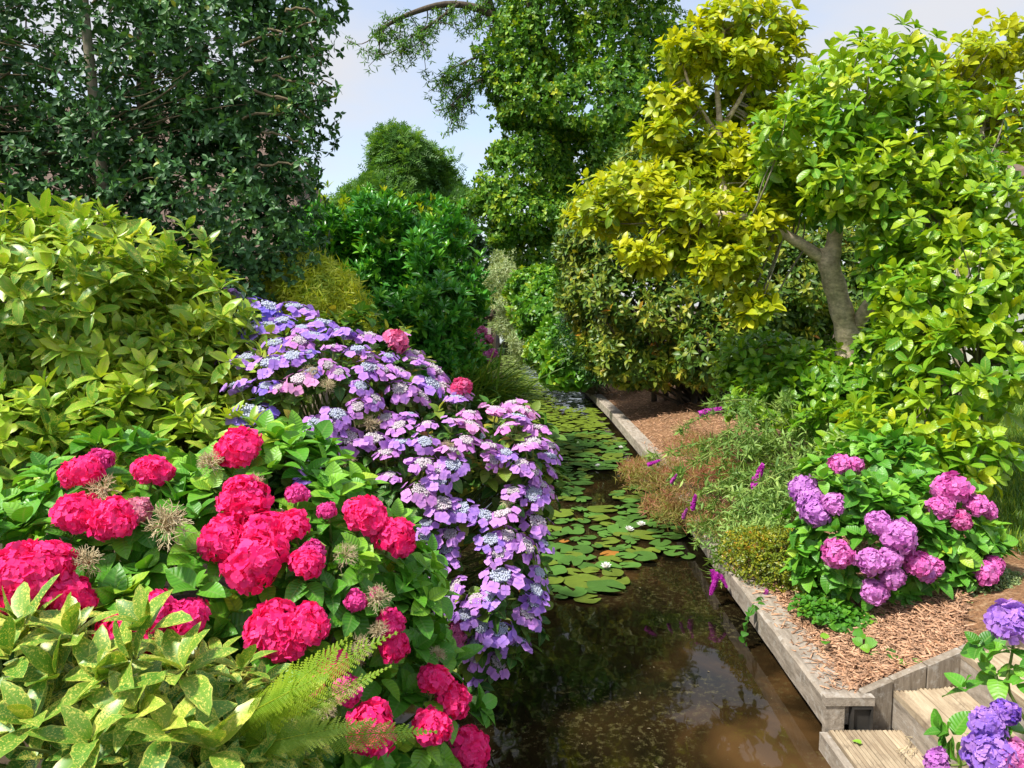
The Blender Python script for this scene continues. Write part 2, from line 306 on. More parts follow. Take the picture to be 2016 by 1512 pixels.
# lily pads: colour carried by the object, radial veins
m, nt, pb, out = new_mat('lily_pad'); L = nt.links
oi = node(nt, 'ShaderNodeObjectInfo'); at_ = node(nt, 'ShaderNodeAttribute', attribute_name='rnd')
geo = node(nt, 'ShaderNodeNewGeometry'); n1 = node(nt, 'ShaderNodeTexNoise', Scale=14.0, Detail=4.0); L.new(geo.outputs['Position'], n1.inputs['Vector'])
uv = node(nt, 'ShaderNodeUVMap', uv_map='UVMap'); sp = node(nt, 'ShaderNodeSeparateXYZ'); L.new(uv.outputs[0], sp.inputs[0])
fr = math_(nt, 'ABSOLUTE', math_(nt, 'SUBTRACT', math_(nt, 'FRACT', math_(nt, 'MULTIPLY', sp.outputs[0], 15.0)), .5))
k = node(nt, 'ShaderNodeMapRange'); L.new(fr, k.inputs[0]); k.inputs[1].default_value = .1; k.inputs[2].default_value = 0.0
c = mixc(nt, n1.outputs['Fac'], oi.outputs['Color'], mixc(nt, 1.0, oi.outputs['Color'], (.55, .62, .6), 'MULTIPLY'))
c = mixc(nt, math_(nt, 'MULTIPLY', k.outputs[0], .35), c, mixc(nt, 1.0, c, (1.6, 1.6, 1.3), 'MULTIPLY'))
L.new(c, pb.inputs['Base Color']); pb.inputs['Roughness'].default_value = .55; pb.inputs['Specular IOR Level'].default_value = .22
b = node(nt, 'ShaderNodeBump', Strength=.25, Distance=.004); L.new(k.outputs[0], b.inputs['Height']); L.new(b.outputs[0], pb.inputs['Normal'])
M['pad'] = m

# ------------------------------------------------------------------ leaf shapes
def leaf(k, a, b, ratio, fold=.25, curl=.15, wave=0.0, teeth=0, stalk=0.0, ph=0.0):
    v = np.linspace(0, 1, k + 1); pk = a / (a + b); mxv = pk ** a * (1 - pk) ** b
    w = np.clip(v, 0, 1) ** a * (1 - np.clip(v, 0, 1)) ** b / mxv * ratio / 2
    if teeth: w = w * (1 + .065 * np.where(np.arange(k + 1) % 2 == 0, 1, -1) * (v > .45))
    w = np.maximum(w, .004); y = stalk + v * (1 - stalk)
    z0 = -curl * (v ** 2) + .25 * curl * v
    V, U = [], []
    for i in range(k + 1):
        zz = fold * w[i]
        wv = wave * np.sin(v[i] * 9 + ph) * ratio
        V += [(-w[i], y[i], z0[i] + zz + wv), (0, y[i], z0[i]), (w[i], y[i], z0[i] + zz - wv)]
        U += [(-1, v[i]), (0, v[i]), (1, v[i])]
    Fq = []
    for i in range(k):
        for j in range(2):
            q = i * 3 + j; Fq.append((q, q + 1, q + 4, q + 3))
    return dict(V=np.array(V), F=np.array(Fq), U=np.array(U))
def pinnate(n=6, lw=.28, ll=.36, droop=.25):
    V, Fq, U = [], [], []
    def lf(p, d, L_, w):
        d = unit(d); s = unit(np.cross(d, (0, 0, 1))) * w; q = len(V)
        V.extend([p, p + d * L_ * .45 + s, p + d * L_, p + d * L_ * .45 - s]); U.extend([(0, 0), (1, .5), (0, 1), (-1, .5)]); Fq.append((q, q + 1, q + 2, q + 3))
    for i in range(n):
        v = (i + 1) / (n + .6); p = np.array([0, v, -droop * v * v])
        for s in (-1, 1): lf(p, np.array([s * .9, .5, -.18]), ll, ll * lw * .6)
    lf(np.array([0, n / (n + .6), -droop * .8]), np.array([0, 1, -.3]), ll, ll * lw * .6)
    return dict(V=np.array(V), F=np.array(Fq), U=np.array(U))
def merge_temps(Ts):
    return Ts
T = {}
T['aucuba'] = [leaf(9, .75, .8, .40, .30, c, .02, 1, .06, p) for c, p in ((.10, 0), (.28, 1), (.45, 2))]
T['hyd'] = [leaf(6, .55, .85, .66, .30, c, .025, 0, .08, p) for c, p in ((.12, 0), (.3, 1.5), (.48, 3))]
T['mag'] = [leaf(5, .85, .6, .46, .30, c, .03, 0, .05, p) for c, p in ((.1, 0), (.3, 2), (.5, 4))]
T['rhodo'] = [leaf(3, .75, .65, .38, .25, c) for c in (.15, .4)]
T['holly'] = [leaf(3, .6, .75, .50, .35, c, .05, 0, 0, p) for c, p in ((.1, 0), (.35, 2))]
T['laurel'] = [leaf(4, .75, .75, .32, .30, c) for c in (.1, .3)]
T['bamboo'] = [leaf(2, .4, .8, .15, .2, c) for c in (.2, .5)]
T['broad'] = [leaf(2, .5, .7, .72, .25, c) for c in (.1, .35)]
T['lance'] = [leaf(3, .55, .9, .22, .25, c) for c in (.25, .55)]
T['willow'] = [leaf(2, .5, .8, .22, .2, .3)]
T['small'] = [leaf(2, .6, .6, .5, .2, .15)]
T['thin'] = [leaf(2, .4, .6, .09, .1, .4)]
T['heart'] = [leaf(5, .35, .75, .92, .2, c, .03, 0, .1, 1) for c in (.15, .4)]
T['ash'] = [pinnate(5), pinnate(6, droop=.5)]
T['blade'] = [leaf(5, .25, .6, .035, .2, c) for c in (.35, .8)]

# ------------------------------------------------------------------ foliage machinery
def blob(px, py, Y, rx, ry, rz): return (at(px, py, Y), np.array([rx, ry, rz]))
def sample_blobs(blobs, n, depth=.35, lump=.10, back=.3, lf=4.0, zmin=None):
    C = np.array([b[0] for b in blobs]); Rr = np.array([b[1] for b in blobs])
    area = (Rr[:, 0] * Rr[:, 1] + Rr[:, 1] * Rr[:, 2] + Rr[:, 0] * Rr[:, 2]); area = area / area.sum()
    P, N = [], []; got = 0
    for _ in range(40):
        m_ = int(n * 1.6) + 50
        bi = rng.choice(len(C), m_, p=area); d = unit(rng.normal(size=(m_, 3)))
        rad = 1 - depth * rng.random(m_) ** 1.6
        p = C[bi] + Rr[bi] * d * (rad * (1 + lump * 1.6 * noise3(C[bi] + Rr[bi] * d, lf, 1.7)))[:, None]
        nn = unit(d / Rr[bi])
        q = np.linalg.norm((p[:, None] - C[None]) / Rr[None], axis=2); q[np.arange(m_), bi] = 9
        ok = (q.min(1) if len(C) > 1 else np.full(m_, 9)) > (1 - depth * .9)
        facing = (nn * unit(CAM - p)).sum(1)
        ok &= (facing > -.25) | (rng.random(m_) < back)
        if zmin is not None: ok &= p[:, 2] > zmin
        P.append(p[ok]); N.append(nn[ok]); got += ok.sum()
        if got >= n: break
    return np.concatenate(P)[:n], np.concatenate(N)[:n]
def whorls(P, A, nl, L_, t0, t1, lvar=.3, rnd=None, jit=.2, sun=.0):
    m_ = len(P); A = unit(A)
    U = unit(np.cross(A, np.array([.3, .5, .81]))); W = np.cross(A, U)
    ph0 = rng.random(m_) * 6.283; wr = rng.random(m_) if rnd is None else rnd
    out = dict(p=[], R=[], s=[], rnd=[])
    for i in range(nl):
        f = i / max(nl - 1, 1); t = t0 + (t1 - t0) * f + rng.normal(size=m_) * jit
        ph = ph0 + i * 2.39996 + rng.normal(size=m_) * .25
        d = np.cos(t)[:, None] * A + np.sin(t)[:, None] * (np.cos(ph)[:, None] * U + np.sin(ph)[:, None] * W)
        d[:, 2] -= .10 * f; d = unit(d)
        nrm = unit(A - (A * d).sum(1)[:, None] * d + rng.normal(size=(m_, 3)) * .12); x = unit(np.cross(d, nrm)); nrm = np.cross(x, d)
        s = L_ * (1 - lvar * rng.random(m_)) * (.72 + .28 * f if nl > 3 else 1)
        out['p'].append(P - A * (L_ * .10 * f)); out['R'].append(np.stack([x, d, nrm], 2)); out['s'].append(s)
        out['rnd'].append(np.clip(.55 * wr + .30 * rng.random(m_) + .15 * (1 - f), 0, 1))
    return {k: np.concatenate(v) for k, v in out.items()}
def cat(*I): return {k: np.concatenate([i[k] for i in I]) for k in I[0]}
def sub(I, mask): return {k: v[mask] for k, v in I.items()}
def inst_mesh(name, I, temps, mat):
    q = Q(); n = len(I['s'])
    ti = rng.integers(0, len(temps), n)
    for t, tp in enumerate(temps):
        s = np.nonzero(ti == t)[0]
        if not len(s): continue
        V = np.einsum('nij,mj->nmi', I['R'][s], tp['V']) * I['s'][s][:, None, None] + I['p'][s][:, None]
        nv = len(tp['V']); Fq = tp['F'][None] + (np.arange(len(s)) * nv)[:, None, None]
        q.add(V.reshape(-1, 3), Fq.reshape(-1, 4), np.tile(tp['U'], (len(s), 1)), np.repeat(I['rnd'][s], nv))
    return q.mesh(name, mat)
LEAFCACHE = {}
def leaf_variants(key, temps, mat, lev=5):
    if key not in LEAFCACHE:
        LEAFCACHE[key] = [[mk_mesh('leaf', tp['V'], tp['F'], tp['U'], np.full(len(tp['V']), (l + .5) / lev), mat) for l in range(lev)] for tp in temps]
    return LEAFCACHE[key]
def pick_visible(I, n, cell=None):
    c = I['p'] + I['R'][:, :, 1] * (I['s'] * .55)[:, None]
    x, y, z = project(c); lp = F * I['s'] / z
    cell = cell or max(6.0, np.median(lp) * .33)
    inside = (x > 0) & (x < 2016) & (y > 0) & (y < 1512)
    key = (np.floor(x / cell).astype(int) * 5000 + np.floor(y / cell).astype(int)); key[~inside] = -np.arange(1, (~inside).sum() + 1)
    o = np.argsort(z); _, first = np.unique(key[o], return_index=True)
    vis = np.zeros(len(z), bool); vis[o[first]] = True; vis &= inside & (lp >= 10)
    idx = np.nonzero(vis)[0]; face = np.abs((I['R'][idx][:, :, 2] * unit(CAM - c[idx])).sum(1))
    idx = idx[np.argsort(-(lp[idx] * (.3 + face)))][:n]
    return idx
def foliage(root, I, temps, mat, key, nparts=300, leafname='leaf', rest='foliage'):
    if nparts:
        idx = pick_visible(I, nparts); vm = leaf_variants(key, temps, mat)
        for i in idx:
            k = rng.integers(0, len(temps)); l = min(4, int(I['rnd'][i] * 5))
            link(leafname, vm[k][l], root, mat44(I['R'][i], I['s'][i], I['p'][i]))
        mask = np.ones(len(I['s']), bool); mask[idx] = False; I = sub(I, mask)
    if len(I['s']):
        o = link(rest, inst_mesh(rest, I, temps, mat), root); o['kind'] = 'stuff'; return o
def curve(a, b, n=6, bow=.1, up=0.0, r=None):
    a, b = np.asarray(a, float), np.asarray(b, float); t = np.linspace(0, 1, n)[:, None]
    d = np.linalg.norm(b - a); off = rng.normal(size=3) * bow * d; off[2] += up * d
    return a + (b - a) * t + off * (4 * t * (1 - t)) * .5
def smooth_path(pts, n=24):
    pts = np.asarray(pts, float); t = np.linspace(0, len(pts) - 1, n); k = len(pts)
    out = []
    for u in t:
        i = min(int(u), k - 2); f = u - i; p0, p1, p2, p3 = pts[max(i - 1, 0)], pts[i], pts[i + 1], pts[min(i + 2, k - 1)]
        out.append(.5 * ((2 * p1) + (-p0 + p2) * f + (2 * p0 - 5 * p1 + 4 * p2 - p3) * f * f + (-p0 + 3 * p1 - 3 * p2 + p3) * f ** 3))
    return np.array(out)
def twigs(root, starts, ends, r0, mat, name='branches', sides=4, bow=.12, n=6, up=.1):
    q = Q()
    for a, b in zip(starts, ends): q.tube(curve(a, b, n, bow, up), np.linspace(r0, r0 * .35, n), sides, rng.random())
    o = q.build(name, mat, root); o['kind'] = 'stuff'; return o
def hit_blobs(px, py, blobs):
    d = unit(ray(px, py)); best = None; alt = None
    for c, r in blobs:
        o = (CAM - c) / r; dd = d / r; A_ = dd @ dd; B_ = 2 * o @ dd; C_ = o @ o - 1; D_ = B_ * B_ - 4 * A_ * C_
        tm = -B_ / (2 * A_)
        if D_ >= 0:
            t = (-B_ - math.sqrt(D_)) / (2 * A_)
            if best is None or t < best[0]: best = (t, c, r)
        m_ = np.linalg.norm(o + dd * tm)
        if alt is None or m_ < alt[0]: alt = (m_, tm, c, r)
    if best is None: t, c, r = alt[1], alt[2], alt[3]
    else: t, c, r = best
    p = CAM + d * t; return p, unit((p - c) / (r * r)), t

# ------------------------------------------------------------------ setting: ground, water, bed, lawn
BX = np.array([(3.70, 1.56), (5.6, 1.60), (8, 1.70), (10.2, 1.79), (14, 1.81), (19, 1.74)])
def xr(Y): return np.interp(Y, [3.7, 5.6, 8, 10.2, 14, 19, 25, 40, 60], [1.56, 1.60, 1.70, 1.79, 1.81, 1.74, 1.7, 1.55, 1.4])
def xl(Y): return np.interp(Y, [0, 8, 15, 25, 45, 60], [-1.0, -.95, -.8, -.8, -1.0, -1.1])
def gz(x, Y):
    x = np.asarray(x, float); e = xr(Y)
    return np.where(x > e, .39 + np.clip((x - e - .1) / 1.3, 0, 1) * .27, .42)
rows = [-60, -8, 0, 2, 3.74, 3.80, 5, 7, 9, 12, 15, 19, 25, 33, 45, 60, 70, 72, 90, 140, 300, 900]
V, Fq = [], []
for Y in rows:
    a, b_ = float(xl(Y)), float(xr(Y))
    xs = [-900, -30, -4, a - .5, a, a + .3, b_ - .1, b_ + .12, b_ + .4, b_ + 1.4, b_ + 4, 40, 900]
    zs = [.42, .42, .45, .42, .1, -.5, -.5, .385, .45, .66, .66, .66, .66]
    if Y < 3.78: xs[7:10] = [3.35, 3.5, 3.7]; xs[6] = 3.3; zs[7:10] = [.6, .66, .66]
    if Y > 70: zs = [.5] * 13
    V += [(x, Y, z) for x, z in zip(xs, zs)]
n = 13
for i in range(len(rows) - 1):
    for j in range(n - 1): Fq.append((i * n + j, i * n + j + 1, (i + 1) * n + j + 1, (i + 1) * n + j))
struct(Q().add(V, Fq).build('ground', M['soil'], smooth=False))
WZ = 0.2
struct(Q().add([(-3, -6, WZ), (3.4, -6, WZ), (3.4, 71, WZ), (-3, 71, WZ)], [(0, 1, 2, 3)]).build('canal_water', M['water'], smooth=False))
def sheet(name, mat, xa, xb, ys, dz, nx=8):
    V, Fq = [], []
    for Y in ys:
        for x in np.linspace(xa(Y), xb(Y), nx): V.append((x, Y, float(gz(x, Y)) + dz))
    for i in range(len(ys) - 1):
        for j in range(nx - 1): q = i * nx + j; Fq.append((q, q + 1, q + nx + 1, q + nx))
    return struct(Q().add(V, Fq).build(name, mat))
sheet('mulch_bed', M['mulch'], lambda Y: xr(Y) + .13, lambda Y: xr(Y) + 2.1, np.linspace(3.82, 20, 30), .02, 14)
sheet('lawn', M['lawn'], lambda Y: xr(Y) + 2.0, lambda Y: xr(Y) + 14, np.linspace(3.82, 22, 30), .035, 14)

# wood chips and grass blades
def scatter_px(n, poly_lo, poly_hi, zf):
    px = rng.uniform(poly_lo[0], poly_hi[0], n); py = rng.uniform(poly_lo[1], poly_hi[1], n)
    d = np.stack([ray(a, b) for a, b in zip(px, py)]); z = .45
    p = CAM + d * ((z - CAMZ) / d[:, 2])[:, None]
    for _ in range(3):
        z = gz(p[:, 0], p[:, 1]); p = CAM + d * ((z - CAMZ) / d[:, 2])[:, None]
    return p
p = np.concatenate([scatter_px(26000, (1440, 1060), (1900, 1400), 0), scatter_px(9000, (1160, 765), (1560, 1060), 0)])
p = p[(p[:, 0] > xr(p[:, 1]) + .17) & (p[:, 0] < xr(p[:, 1]) + 2.0) & (p[:, 1] > 3.80 + .16 * (p[:, 0] - 1.8)) & (p[:, 1] < 19.5)]
m_ = len(p); p[:, 2] += .03 + .02 * rng.random(m_)
Yb = 3.75 + 7 * rng.random(900) ** 1.6; pb3 = np.stack([xr(Yb) + .2 - .17 * rng.random(900) ** 2.5, Yb, np.full(900, .458)], 1); p = np.concatenate([p, pb3]); m_ = len(p)
th = rng.random(m_) * 6.283; dr = unit(np.stack([np.cos(th), np.sin(th), rng.normal(size=m_) * .25], 1)); nn = unit(np.array([0, 0, 1]) + rng.normal(size=(m_, 3)) * .35)
x_ = unit(np.cross(dr, nn)); nn = np.cross(x_, dr)
I = dict(p=p, R=np.stack([x_, dr, nn], 2), s=.016 + .05 * rng.random(m_) ** 2 + p[:, 1] * .0022, rnd=rng.random(m_))
chipT = [dict(V=np.array([(-.07, 0, 0), (.08, 0, 0), (.06, 1, .05), (-.05, 1, .05), (-.07, 0, -.06), (.08, 0, -.06), (.06, 1, 0), (-.05, 1, 0)]), F=np.array([(0, 1, 2, 3), (0, 4, 5, 1), (1, 5, 6, 2), (3, 2, 6, 7), (0, 3, 7, 4)]), U=np.zeros((8, 2)))]
tag(link('mulch_chips', inst_mesh('mulch_chips', I, chipT, M['chip'])), 'orange brown wood chips strewn over the planting bed', 'wood chips', kind='stuff')
p = np.concatenate([scatter_px(16000, (1780, 950), (2060, 1240), 0), scatter_px(9000, (1850, 760), (2060, 950), 0)]); p = p[(p[:, 0] > xr(p[:, 1]) + 1.9) & (p[:, 1] > 4.0) & (p[:, 1] < 24)]
m_ = len(p); p[:, 2] += .03
dr = unit(np.array([0, 0, 1.]) + rng.normal(size=(m_, 3)) * .35); x_ = unit(np.cross(dr, rng.normal(size=(m_, 3)))); nn = np.cross(x_, dr)
tag(link('lawn_grass', inst_mesh('lawn_grass', dict(p=p, R=np.stack([x_, dr, nn], 2), s=.05 + .05 * rng.random(m_) + .004 * p[:, 1], rnd=rng.random(m_)), T['thin'], M['grass'])), 'short sunlit grass of the lawn behind the pink hydrangea', 'grass', kind='stuff')

# ------------------------------------------------------------------ timber edging, plank wall, steps
edging = thing('timber_edging', 'weathered grey timber edging beam along the canal bank', 'edging', (1.6, 3.7, 0))
prof = np.array([(0, .298), (0, .438), (.014, .452), (.19, .452), (.20, .44), (.20, .298)])
def extrude(pts_y, xoff, q, pr, r=.5, amp=.004):
    n_ = len(pts_y); V = []
    for k, Y in enumerate(pts_y):
        for (a, z) in pr: V.append((float(xr(Y)) + xoff + a, Y, z))
    V = np.array(V); V += amp * np.stack([noise3(V, 9, 1), np.zeros(len(V)), noise3(V, 8, 2)], 1)
    m2 = len(pr); Fq = []
    for i in range(n_ - 1):
        for j in range(m2): Fq.append((i * m2 + j, (i + 1) * m2 + j, (i + 1) * m2 + (j + 1) % m2, i * m2 + (j + 1) % m2))
    Fq.append((0, 1, 4, 5)); Fq.append((1, 2, 3, 4)); e = (n_ - 1) * m2; Fq.append((e + 5, e + 4, e + 1, e)); Fq.append((e + 4, e + 3, e + 2, e + 1))
    q.add(V, Fq, None, r)
for a, b_ in ((3.70, 7.35), (7.354, 11.2), (11.204, 15.1), (15.104, 19.0)):
    q = Q(); extrude(np.linspace(a, b_, 20), 0, q, prof, rng.random()); q.build('beam', M['timber'], edging, smooth=False)
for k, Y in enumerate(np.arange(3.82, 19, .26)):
    q = Q(); xo = float(xr(Y)) + .12 + .012 * rng.random(); q.box((xo, Y, -.5), (xo + .05, Y + .252, .297), rng.random()); q.build('pile_board', M['wet_shaded_wood'], edging, smooth=False)
q = Q(); q.box((1.555, 3.655, .418), (1.80, 3.698, .462), .4); q.build('end_cap', M['timber'], edging, smooth=False)
q = Q(); q.box((1.56, 3.662, .265), (1.655, 3.696, .416), .6); q.build('end_post', M['timber'], edging, smooth=False)
q = Q(); q.box((1.70, 3.670, .28), (1.785, 3.674, .40), .2)  # dark back panel stands in for the shade inside the slot
for lo, hi in (((1.69, 3.655, .278), (1.70, 3.69, .41)), ((1.785, 3.655, .278), (1.795, 3.69, .41)), ((1.70, 3.655, .40), (1.785, 3.69, .41)), ((1.70, 3.655, .278), (1.785, 3.69, .288))): q.box(lo, hi, .2)
q.build('drain_frame_slot_shade', M['dark'], edging, smooth=False)
wall = thing('plank_wall', 'low sloping wall of grey vertical planks beside the steps', 'wall', (1.8, 3.72, 0))
wd = unit(np.array([1.0, .16, 0])); wnm = np.array([-wd[1], wd[0], 0])
u = 0.0
while u < 1.7:
    w_ = .165 + .04 * rng.random(); a, b_ = u, u + w_ - .009
    jz = .010 * rng.random()
    zt = lambda s: .455 + .33 * s
    P0 = np.array([1.764, 3.705, 0]); th_ = .05
    V = []
    for s, off in ((a, 0), (b_, 0), (b_, th_), (a, th_)):
        for z in (.05, zt(s)): V.append(P0 + wd * s + wnm * (off + jz * (off == 0)) + np.array([0, 0, z]))
    Q().add(V, [(0, 2, 3, 1), (2, 4, 5, 3), (4, 6, 7, 5), (6, 0, 1, 7), (1, 3, 5, 7), (0, 6, 4, 2)], None, rng.random()).build('plank', M['plank'], wall, smooth=False)
    u += w_
steps = thing('garden_steps', 'wooden steps with ribbed treads going up from the water', 'steps', (1.9, 3.0, 0))
def ribbed(x0, x1, z, q, ya=1.2, yb=3.66):
    nr = int((x1 - x0) / .021); xs = np.linspace(x0, x1, nr * 2 + 1); V, Fq = [], []
    for Y in (ya, yb + 0.0):
        for i, x in enumerate(xs): V.append((x, Y + (.012 * (i % 2) if Y > 2 else 0), z - (.010 if i % 2 else 0)))
    k_ = len(xs)
    for i in range(k_ - 1): Fq.append((i, i + 1, k_ + i + 1, k_ + i))
    b0 = len(V)
    V += [(x0, ya, z - .035), (x1, ya, z - .035), (x1, yb, z - .035), (x0, yb, z - .035)]
    Fq += [(0, k_, b0 + 3, b0), (k_ - 1, b0 + 1, b0 + 2, 2 * k_ - 1)]
    for i in range(0, k_ - 1): Fq.append((k_ + i, k_ + i + 1, b0 + 2, b0 + 3))
    q.add(V, Fq, None, rng.random())
for i, (x0, x1, z) in enumerate(((1.57, 1.965, .300), (1.93, 2.325, .458), (2.29, 2.70, .640), (2.66, 3.25, .82))):
    yb = 3.70 + .16 * (x0 - 1.8) if i else 3.645
    for j in range(3):
        wj = (x1 - x0) / 3; q = Q(); ribbed(x0 + j * wj + .002, x0 + (j + 1) * wj - .002, z, q, 1.2, 3.712 + .16 * (x0 + j * wj - 1.764) if i else yb); q.build('tread_board', M['deck'], steps, smooth=False)
    if i: q = Q(); q.box((x0 + .004, 1.2, z - .20), (x0 + .04, 3.712 + .16 * (x0 - 1.764), z - .037), rng.random()); q.build('riser', M['timber'], steps, smooth=False)
q = Q(); q.box((1.525, 1.2, -.3), (1.565, 3.64, .292), .3); q.build('stringer', M['timber'], steps, smooth=False)

# ------------------------------------------------------------------ far buildings
house = thing('house', 'brown roofed house half hidden behind the dark holly tree', 'house', (-6.5, 15, .42))
hx = at(640, 420, 14)[0]
V = [(-14, 15, .42), (hx - .3, 15, .42), (hx - .3, 15, 2.6), (-14, 15, 2.6)]
q = Q(); q.box((-14, 14.6, .42), (hx - .3, 22, 2.7)); q.build('wall', M['brick'], house, smooth=False)
ra, rb = at(655, 450, 14), at(430, 210, 17.5)
V = [(-14.5, 14.1, 2.6), (hx + .2, 14.1, 2.6), (hx + .2, 22.5, 2.6), (-14.5, 22.5, 2.6), (-14.5, 18.2, 6.9), (hx - 2.6, 18.2, 6.9)]
Q().add(np.array(V + [(hx - 2.6, 18.3, 6.9), (-14.5, 18.3, 6.9)]), [(0, 1, 5, 4), (1, 2, 6, 5), (2, 3, 7, 6), (4, 5, 6, 7), (3, 0, 4, 7)]).build('roof', M['thatch'], house, smooth=False)
house2 = thing('house', 'pale walled house with brown chimney behind the magnolias', 'house', (14, 20, .6))
c_ = at(2030, 380, 20)
q = Q(); q.box((c_[0] - .9, 20, .6), (c_[0] + 9, 28, c_[2] + .35)); q.build('wall', M['render'], house2, smooth=False)
V = [(c_[0] - 1.2, 19.7, c_[2] + .35), (c_[0] + 9.3, 19.7, c_[2] + .35), (c_[0] + 9.3, 28.3, c_[2] + .35), (c_[0] - 1.2, 28.3, c_[2] + .35), (c_[0] - .2, 24, c_[2] + 1.0), (c_[0] + 9.3, 24, c_[2] + 3.2)]
rf = Q().add(V, [(0, 1, 5, 4), (2, 3, 4, 5), (3, 0, 4, 4), (1, 2, 5, 5)]).build('roof', M['thatch'], house2, smooth=False)
ch = at(1985, 318, 20.5); q = Q(); q.box((ch[0] - .42, 20.2, ch[2] - 1.2), (ch[0] + .42, 21.0, ch[2] + .15)); q.box((ch[0] - .48, 20.14, ch[2] + .153), (ch[0] + .48, 21.06, ch[2] + .23))
cho = q.build('chimney', M['brick'], rf, smooth=False)
pt = Q(); pt.tube([(ch[0], 20.6, ch[2] + .23), (ch[0], 20.6, ch[2] + .36), (ch[0], 20.6, ch[2] + .37), (ch[0], 20.6, ch[2] + .5), (ch[0], 20.6, ch[2] + .55)], [.2, .2, .14, .14, .02], 10); pt.build('chimney_pot', M['dark'], house2)
abut = thing('bridge_abutment', 'low pale canal abutment at the far end of the water', 'abutment', (-1.6, 46, 0))
q = Q(); q.box((-2.6, 45, -.5), (-1.22, 45.3, 1.05)); q.build('front_wall', M['concrete'], abut, smooth=False)
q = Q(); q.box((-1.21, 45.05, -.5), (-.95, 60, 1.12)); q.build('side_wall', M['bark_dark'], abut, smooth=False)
q = Q(); q.box((-3.2, 45.35, .5), (-1.22, 60, 1.09)); q.build('grass_top', M['lawn'], abut, smooth=False)
root_ = thing('driftwood_stump', 'tangled dark driftwood roots at the far end of the canal', 'tree stump', (-2, 47, 1.1))
q = Q(); cc = at(960, 622, 47)
for i in range(34):
    a = cc + rng.normal(size=3) * (.45, .3, .2); q.tube(curve(a, a + rng.normal(size=3) * (1.0, .4, .45), 6, .5), np.linspace(.14, .03, 6), 5)
q.build('roots', M['wood_root'], root_)

# ------------------------------------------------------------------ flower shapes
def floret(npet=4, size=1.0, cup=.25, a=.55, b=.32, ratio=.98, k=3):
    pet = leaf(k, a, b, ratio, .12, cup * .6); V, Fq, U = [], [], []
    for i in range(npet):
        th = i * 2 * np.pi / npet; c, s = math.cos(th), math.sin(th)
        P = pet['V'] * size; P = np.stack([c * P[:, 0] - s * P[:, 1], s * P[:, 0] + c * P[:, 1], P[:, 2] + cup * size * (P[:, 1] / size) * .5 + .004 * i], 1)
        Fq.append(pet['F'] + i * len(P)); V.append(P); U.append(pet['U'])
    return np.concatenate(V), np.concatenate(Fq), np.concatenate(U)
def mophead_mesh(n, seed, flat=.85, pet=.30, zlow=-.62):
    r_ = np.random.default_rng(seed); q = Q(); fv, ff, fu = floret(4, pet, .05)
    for i in range(n):
        z = 1 - (1 - zlow) * (i + .5) / n; th = i * 2.39996 + r_.normal() * .12; rr = math.sqrt(max(0, 1 - z * z))
        d = np.array([rr * math.cos(th), rr * math.sin(th), z]); bulge = .85 + .05 * r_.normal() + .07 * math.sin(3 * th + seed) * rr + .06 * math.sin(2 * th + 4 * z + seed)
        Rm = frame(unit(d + r_.normal(size=3) * .46), r_.random() * 6.28); s = .85 + .3 * r_.random()
        q.add(fv * s @ Rm.T + d * bulge * (1, 1, flat), ff, fu, r_.random())
        if r_.random() < .5:
            b4 = np.array([(-.02, -.02, .035), (.02, -.02, .035), (.02, .02, .035), (-.02, .02, .035)]); q.add(b4 @ Rm.T + d * bulge * (1, 1, flat), [(0, 1, 2, 3)], np.ones((4, 2)), 2.1)
    th = np.linspace(0, 6.2832, 9)[:-1]; zz = np.linspace(-.6, .66, 6); V = []
    for z in zz:
        rr = .70 * math.sqrt(max(.02, 1 - (z / .76) ** 2)); V += [(rr * math.cos(t), rr * math.sin(t), z * flat) for t in th]
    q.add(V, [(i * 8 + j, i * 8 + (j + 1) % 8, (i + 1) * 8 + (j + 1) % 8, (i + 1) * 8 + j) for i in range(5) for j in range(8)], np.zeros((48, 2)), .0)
    return q
def lacecap_mesh(seed, n=11):
    r_ = np.random.default_rng(seed); q = Q()
    for i in range(n + 3):
        th = (i + .3 * r_.normal()) * 6.283 / n; ro = .70 + .08 * r_.normal() if i < n else .42
        fv, ff, fu = floret(4 if r_.random() < .7 else 5, .26 + .07 * r_.random(), r_.uniform(-.35, .3))
        d = np.array([math.cos(th), math.sin(th), 0]); ax = unit(np.array([0, 0, 1]) + d * (.35 + .45 * r_.random()) + r_.normal(size=3) * .32)
        q.add(fv @ frame(ax, r_.random() * 6).T + d * ro + np.array([0, 0, -.08 + .1 * r_.normal() - (.10 if i >= n else 0)]), ff, fu, r_.random())
    return q
def lacecenter_mesh(seed, n=70):
    r_ = np.random.default_rng(seed); q = Q()
    for i in range(n):
        rr = .44 * math.sqrt((i + .5) / n); th = i * 2.39996; s = .030 + .014 * r_.random()
        p = np.array([rr * math.cos(th), rr * math.sin(th), .10 - .30 * rr * rr + .03 * r_.normal()])
        q.box(p - s, p + s, r_.random())
    for i in range(12):
        th = i * .5236; q.tube([(0, 0, -.45), (.2 * math.cos(th), .2 * math.sin(th), -.12), (.48 * math.cos(th), .48 * math.sin(th), 0)], .014, 3, .2)
    return q
def dried_mesh(seed):
    r_ = np.random.default_rng(seed); q = Q()
    for i in range(46):
        d = unit(r_.normal(size=3) + (0, 0, .45)); m1 = d * .5 + r_.normal(size=3) * .1
        q.tube([(0, 0, -.3), m1 * .5, m1], [.03, .025, .02], 3, r_.random())
        for j in range(4):
            e = m1 + unit(d + r_.normal(size=3) * .7) * (.3 + .25 * r_.random()); q.tube([m1, (m1 + e) / 2 + r_.normal(size=3) * .05, e], [.02, .016, .012], 3, r_.random())
    return q
RED = [mophead_mesh(250, s, .74, .195).mesh('flower_head', M['red_petal']) for s in (1, 2, 3, 4)]
